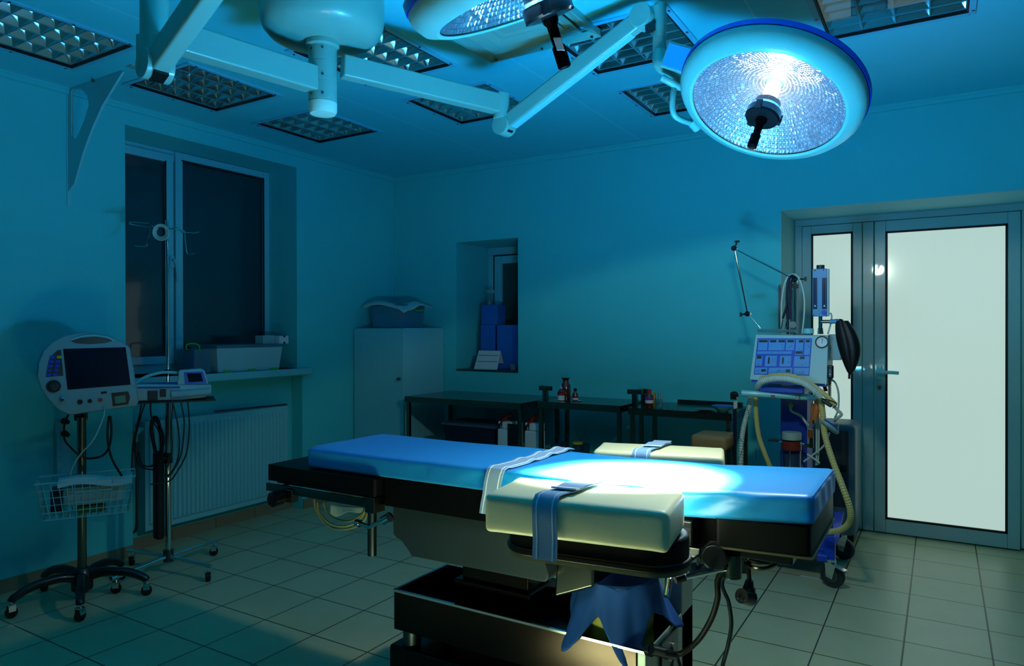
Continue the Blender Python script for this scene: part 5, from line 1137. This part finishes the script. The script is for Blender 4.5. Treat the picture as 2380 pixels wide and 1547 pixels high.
# handset and coiled cords
o = obj('handset', G().soft(A(1930, 864, 4.13), (.032, .03, .072), .008, (2, 2, 3)), BLKPL, am)
coilp = [A(1928+4*math.sin(i*1.05), 880+i*.62, 4.14+.010*math.cos(i*1.05)) for i in range(96)]
obj('coiled_cord', G().tube(coilp, .0022, 6, 1), BLACK, am)
coilp = [A(1914+4.5*math.sin(i*1.25)+i*.12, 888+i*.42, 4.15+.011*math.cos(i*1.25)) for i in range(50)]
obj('coiled_cord', G().tube(coilp, .0022, 6, 1), BLACK, am)
obj('side_hose', G().tube([A(1930, 880, 4.2), A(1942, 890, 4.2), A(1949, 915, 4.2), A(1948, 950, 4.2), A(1940, 972, 4.2)], .005, 8), WHOSE, am)
# jointed support arm with hoses
sa = obj('arm_post', G().cyl(A(1848, 776, 4.28), A(1848, 655, 4.28), .011, n=16), CHROME, am)
j1, j2, j3, j4 = A(1848, 649, 4.28), A(1707, 577, 4.28), A(1738, 729, 4.30), A(1767, 762, 4.3)
obj('boom', G().cyl(j1, j2, .0055, n=12), CHROME, am); obj('boom', G().cyl(j2, j3, .0055, n=12), CHROME, am); obj('boom', G().cyl(j3, j4, .0036, n=12), CHROME, am)
for jj, dx, dz in ((j1, .055, 0), (j2, .016, .04), (j3, -.04, -.004)):
    q = obj('joint', G().cyl(jj+V((0, -.013, 0)), jj+V((0, .013, 0)), .0165, n=24), CHROME, am)
    obj('wing_nut', G().tube([jj+V((dx*.4, 0, dz*.4)), jj+V((dx, 0, dz))], .005, 8, 1).box(jj+V((dx, 0, dz)), (.028 if dz > .01 else .012, .01, .012 if dz > .01 else .024)), BLACK, q)
obj('mount_plate', G().bb(A(1836, 700, 4.30).x, A(1855, 700, 4.30).x, 4.30, 4.33, A(1848, 776, 4.3).z, A(1848, 672, 4.3).z), CLEARP, am, bev=.003)
obj('clamp', G().cyl(A(1842, 755, 4.27), A(1842, 755, 4.24), .02, n=18), DKSTEEL, am)
obj('clamp', G().cyl(A(1833, 752, 4.27), A(1833, 752, 4.25), .012, n=18), DKSTEEL, am)
obj('clamp', G().box(A(1849, 665, 4.27), (.03, .03, .025)), BLACK, am)
o = obj('navy_hoses', G().tube([A(1831, 776, 4.24), A(1830, 735, 4.24), A(1829, 690, 4.24), A(1832, 655, 4.24), A(1839, 641, 4.25), A(1846, 644, 4.26)], .0075, 10), DKBLUE); tag(o, 'pair of navy hoses hung over the jointed arm of the machine', 'hoses')
obj('hose', G().tube([A(1837, 742, 4.22), A(1836, 700, 4.22), A(1838, 660, 4.22), A(1844, 648, 4.24)], .0075, 10), DKBLUE, o)
obj('hose', G().tube([A(1819, 740, 4.23), A(1827, 715, 4.22), A(1830, 695, 4.22)], .006, 10), DKBLUE, o)
obj('hose_tip', G().cyl(A(1819, 742, 4.23), A(1815, 765, 4.23), .003, n=8).cyl(A(1829, 742, 4.23), A(1824, 765, 4.23), .003, n=8), CHROME, o)
o = obj('cream_hose', G().tube([A(1816, 762, 4.26), A(1817, 700, 4.27), A(1826, 652, 4.28), A(1842, 637, 4.28), A(1858, 648, 4.28), A(1869, 690, 4.28), A(1869, 730, 4.27), A(1864, 776, 4.26)], .005, 8), WHOSE); tag(o, 'cream hose looped over the jointed arm, framing the navy hoses', 'hose')
o = obj('wall_rail', G().bb(A(1810, 700, BACK-.015).x, A(1817, 700, BACK-.015).x, BACK-.03, BACK-.001, A(1813, 762, BACK).z, A(1813, 663, BACK).z), DKSTEEL); tag(o, 'narrow grey rail on the wall edge behind the machine arm', 'rail')
# corrugated hoses
def corr(pts, r, m, name, label, sub=22, amp=.0022, parent=None):
    g = G().tube(pts, r, 10, sub, rf=lambda i: r+(amp if i % 2 else -amp*.3)); o = obj(name, g, m, parent, ang=15)
    if parent is None: tag(o, label, 'hose')
    return o
HQ = lambda x, y, yy=4.05: Yp(x, y, yy)
corr([HQ(1760, 908, 4.10), HQ(1768, 888, 4.0), HQ(1795, 880, 3.98), HQ(1830, 880, 3.97), HQ(1865, 889, 3.97), HQ(1890, 905, 3.97), HQ(1908, 922, 3.99)], .016, WHOSE, 'ribbed_hose', 'pale ribbed breathing hose arched over the blue shelf of the machine', 14)
corr([HQ(1768, 880, 4.05), HQ(1800, 873, 4.02), HQ(1840, 874, 4.0), HQ(1880, 890, 3.99), HQ(1915, 915, 3.99), HQ(1942, 940, 4.0)], .013, CREAM, 'ribbed_hose', 'cream ribbed breathing hose arching above the pale one towards the mask', 14, .001)
WH = corr([HQ(1745, 918, 4.12), HQ(1740, 950, 4.12), HQ(1730, 985, 4.12), HQ(1724, 1020, 4.12), HQ(1722, 1070, 4.12), HQ(1722, 1130, 4.14)], .013, WHOSE, 'ribbed_hose', 'white ribbed hose hanging at the left of the machine', 16)
corr([HQ(1757, 918, 4.14), HQ(1757, 960, 4.14), HQ(1763, 1010, 4.14), HQ(1776, 1050, 4.14), HQ(1790, 1085, 4.16), HQ(1800, 1120, 4.2)], .0135, CREAM, 'ribbed_hose', 'cream hose hanging in front of the wall at the left of the machine', 6, .0006)
corr([HQ(1908, 925, 4.05), HQ(1912, 960, 4.03), HQ(1917, 1010, 4.0), HQ(1935, 1070, 3.95), HQ(1958, 1130, 3.9), HQ(1976, 1185, 3.9), HQ(1973, 1215, 3.95), HQ(1950, 1232, 4.0), HQ(1915, 1236, 4.05)], .0145, CREAM, 'ribbed_hose', 'long cream ribbed hose sweeping past the foot end of the table to the wheels', 18, .0018)
o = obj('tan_sleeve', G().tube([HQ(1900, 925, 4.1), HQ(1899, 945, 4.08), HQ(1893, 975, 4.08)], .017, 12, 4).tube([HQ(1890, 938, 4.12), HQ(1889, 960, 4.12), HQ(1888, 985, 4.12)], .012, 12, 4), ORANGE); tag(o, 'tan rubber sleeves hanging beside the blue column of the machine', 'sleeve')
for k, pts in enumerate(([HQ(1897, 960, 4.15), HQ(1898, 1020, 4.15), HQ(1897, 1080, 4.15)], [HQ(1902, 960, 4.16), HQ(1903, 1020, 4.16), HQ(1901, 1080, 4.16)], [HQ(1928, 1005, 4.1), HQ(1915, 1035, 4.12), HQ(1885, 1060, 4.14), HQ(1868, 1072, 4.15)], [HQ(1876, 1055, 4.14), HQ(1890, 1064, 4.13), HQ(1905, 1076, 4.13)])):
    o = obj('thin_hose', G().tube(pts, .005, 8), WHOSE); tag(o, ['left one of two upright thin white hoses beside the blue column', 'right one of two upright thin white hoses beside the blue column', 'thin pale hose running from the face mask down to the left', 'short thin pale hose crossing low beside the blue column'][k], 'hose')
for k, pts in enumerate(([HQ(1744, 922, 4.0), HQ(1736, 940, 4.0), HQ(1741, 965, 4.0), HQ(1739, 974, 4.0)], [HQ(1722, 995, 4.0), HQ(1717, 1012, 4.0), HQ(1728, 1035, 4.0), HQ(1716, 1068, 4.0)], [HQ(1757, 1042, 4.0), HQ(1756, 1055, 4.0), HQ(1758, 1068, 4.0)])):
    obj('thin_wire', G().tube(pts, .0014, 6), BLACK, WH)
# soda lime canister
ax_ = A(1840, 1040, 4.22)
cn_ = obj('absorber_head', G().lathe([(0, .075), (.05, .075), (.052, .07), (.052, .035), (.05, .033)], V((ax_.x, 4.22, A(1840, 1020, 4.22).z-.035)), n=36), mat('absorber_white', (150, 175, 168), .5), am)
zc = A(1840, 1024, 4.22).z
obj('absorber_band', G().lathe([(.0, 0), (.054, 0), (.054, .048), (0, .048)], V((ax_.x, 4.22, zc-.048)), n=36), mat('red_band', (120, 40, 28), .4), cn_)
obj('absorber_glass', G().lathe([(.0, -.12), (.046, -.12), (.050, -.11), (.050, 0), (0, 0)], V((ax_.x, 4.22, zc-.052)), n=36), GLASS, cn_)
obj('absorber_contents', G().lathe([(.0, -.11), (.04, -.11), (.044, -.02), (0, -.02)], V((ax_.x, 4.22, zc-.052)), n=36), mat('granules', (35, 60, 95), .7), cn_)
obj('wire_cage', G().tube([V((ax_.x-.058, 4.20, zc-.05)), V((ax_.x-.056, 4.19, zc-.17)), V((ax_.x, 4.165, zc-.175)), V((ax_.x+.056, 4.19, zc-.17)), V((ax_.x+.058, 4.20, zc-.05))], .003, 6, 2).cyl((ax_.x, 4.162, zc-.05), (ax_.x, 4.162, zc-.175), .003, n=8), CHROME, cn_)
obj('spigot', G().cyl(A(1860, 1030, 4.2), A(1880, 1033, 4.2), .007, n=14).cyl(A(1808, 1024, 4.2), A(1818, 1026, 4.2), .006, n=14), CHROME, cn_)
obj('support_bracket', G().bb(ax_.x-.02, ax_.x+.02, 4.26, 4.31, zc-.03, zc-.01), DKSTEEL, cn_)
vb = obj('valve_body', G().cyl(A(1884, 1016, 4.18), A(1884, 998, 4.18), .014, n=20), mat('brass_orange', (170, 95, 30), .35, .4), am)
obj('elbow_pipe', G().tube([A(1884, 1018, 4.18), A(1887, 1030, 4.18), A(1885, 1036, 4.18), A(1870, 1034, 4.19)], .009, 12, 3).cyl(A(1886, 1016, 4.18), A(1886, 1040, 4.18), .011, n=16), STEEL, vb)
obj('valve_dome', G().lathe([(.02*math.cos(a), .02*math.sin(a)) for a in [i*PI/12-PI/2 for i in range(13)]], A(1882, 986, 4.18), n=24), GLASS, vb)
obj('flat_valve', G().lathe([(0, 0), (.03, .004), (.032, .012), (.02, .018), (0, .018)], A(1798, 1026, 4.2), n=28), GREYP, am)
# face mask
mc = HQ(1932, 988, 4.02); md_ = (rgt*.78 - V((0, 0, 1))*.62).normalized(); mn_ = md_.cross(fwd).normalized(); mz = mn_ if mn_.dot(rgt) > 0 else -mn_
t = thing('face_mask', 'clear face mask with a blue cushion ring hanging from the machine hoses', 'face mask', mc)
def ellip(c, a, b, u1, u2, k, n=28): return [c + u1*(a*math.cos(2*PI*i/n)) + u2*(b*math.sin(2*PI*i/n)) for i in range(n)]
d3 = md_.cross(mz).normalized()
obj('cushion_ring', G().tube(ellip(mc-mz*.012, .045, .028, md_, d3, 0), .010, 10, 1, True), mat('mask_cushion', (150, 190, 195), .3, alpha=.7), t)
obj('blue_ring', G().tube(ellip(mc+mz*.002, .044, .027, md_, d3, 0), .0035, 8, 1, True), BLUEP, t)
g = G(); n = 28; rows = [ellip(mc+mz*(.004+.03*k), .043*(1-k*.75)**.6, .026*(1-k*.7)**.6, md_, d3, 0) for k in (0, .3, .6, .85, 1)]
g.add([p for r_ in rows for p in r_], [(i*n+j, i*n+(j+1) % n, (i+1)*n+(j+1) % n, (i+1)*n+j) for i in range(4) for j in range(n)])
obj('dome', g, GLASS, t)
obj('elbow', G().tube([mc+mz*.03, HQ(1944, 972, 4.01), HQ(1956, 963, 4.0), HQ(1944, 950, 4.0), HQ(1934, 938, 4.0)], .008, 12, 3), mat('elbow_plastic', (175, 195, 185), .3), t)
o = obj('grey_filter', G().soft(HQ(1922, 936, 4.0), (.06, .03, .022), .009, (3, 2, 2), M=Matrix.Rotation(.55, 3, 'Y')), GREYP); tag(o, 'grey filter block between the cream hose and the face mask', 'filter')
obj('lever', G().tube([HQ(1912, 926, 3.98), HQ(1935, 932, 3.98), HQ(1945, 940, 3.98), HQ(1935, 948, 3.98)], .0025, 6, 3), BLACK, o)
# blue stand with clamp left of the machine
t = thing('drip_stand', 'thin navy stand with a black clamp head, left of the machine', 'stand', (Yp(1708, 1000, 4.2).x, 4.2, 0))
px_ = Yp(1708, 1000, 4.2).x
obj('post', G().cyl((px_, 4.2, .04), (px_, 4.2, Yp(1708, 950, 4.2).z), .010, n=14), DKBLUE, t)
obj('white_clamp', G().obox(Yp(1709, 940, 4.2), (rgt*.95+V((0, 0, .3))).normalized(), fwd, V((0, 0, 1)), (.022, .02, .045)), WHOSE, t, bev=.003)
obj('clamp_head', G().box(Yp(1706, 921, 4.2), (.036, .03, .035)).tube([Yp(1700, 925, 4.2), Yp(1700, 913, 4.2), Yp(1712, 912, 4.2), Yp(1715, 922, 4.2)], .006, 8, 3), BLKPL, t, bev=.003)
obj('base', G().lathe([(.0, 0), (.08, 0), (.08, .012), (.02, .03), (.011, .045), (0, .045)], (px_, 4.2, 0), n=32), BLKPL, t)

# ------------------------------------------------------------------ oxygen concentrator by the door
t = thing('oxygen_concentrator', 'grey oxygen concentrator on the floor between the machine and the door', 'medical machine', (3.62, 5.0, 0))
cx0, cx1, cy0, cy1 = 3.36, 3.765, 4.93, 5.28; zt_ = Yp(1990, 985, 5.0).z
obj('body', G().soft(((cx0+cx1)/2, (cy0+cy1)/2, .06+(zt_-.06)/2), (cx1-cx0, cy1-cy0, zt_-.06), .035, (3, 3, 6)), PLUM, t)
obj('base', G().bb(cx0+.01, cx1-.01, cy0+.01, cy1-.01, .03, .08), BLKPL, t, bev=.008)
for x in (cx0+.05, cx1-.05):
    for y in (cy0+.05, cy1-.05): obj('foot', G().cyl((x, y, 0), (x, y, .032), .018, n=16), BLACK, t)
pn2 = obj('front_panel', G().bb(Yp(1945, 1000, cy0).x-.12, Yp(1972, 1000, cy0).x, cy0-.006, cy0+.01, .25, zt_-.04), mat('panel_dark', (48, 62, 68), .4), t, bev=.004)
xm = Yp(1961, 1000, cy0).x
obj('flow_tube', G().bb(xm-.014, xm+.014, cy0-.012, cy0-.005, Yp(1961, 1065, cy0).z, Yp(1961, 1000, cy0).z).cyl((xm, cy0-.02, Yp(1961, 1012, cy0).z), (xm, cy0-.006, Yp(1961, 1012, cy0).z), .012, n=14), DKSTEEL, pn2)
for py in (1080, 1120): obj('switch', G().bb(xm-.018, xm+.018, cy0-.014, cy0-.005, Yp(1961, py+16, cy0).z, Yp(1961, py, cy0).z), BLKPL, pn2, bev=.002)
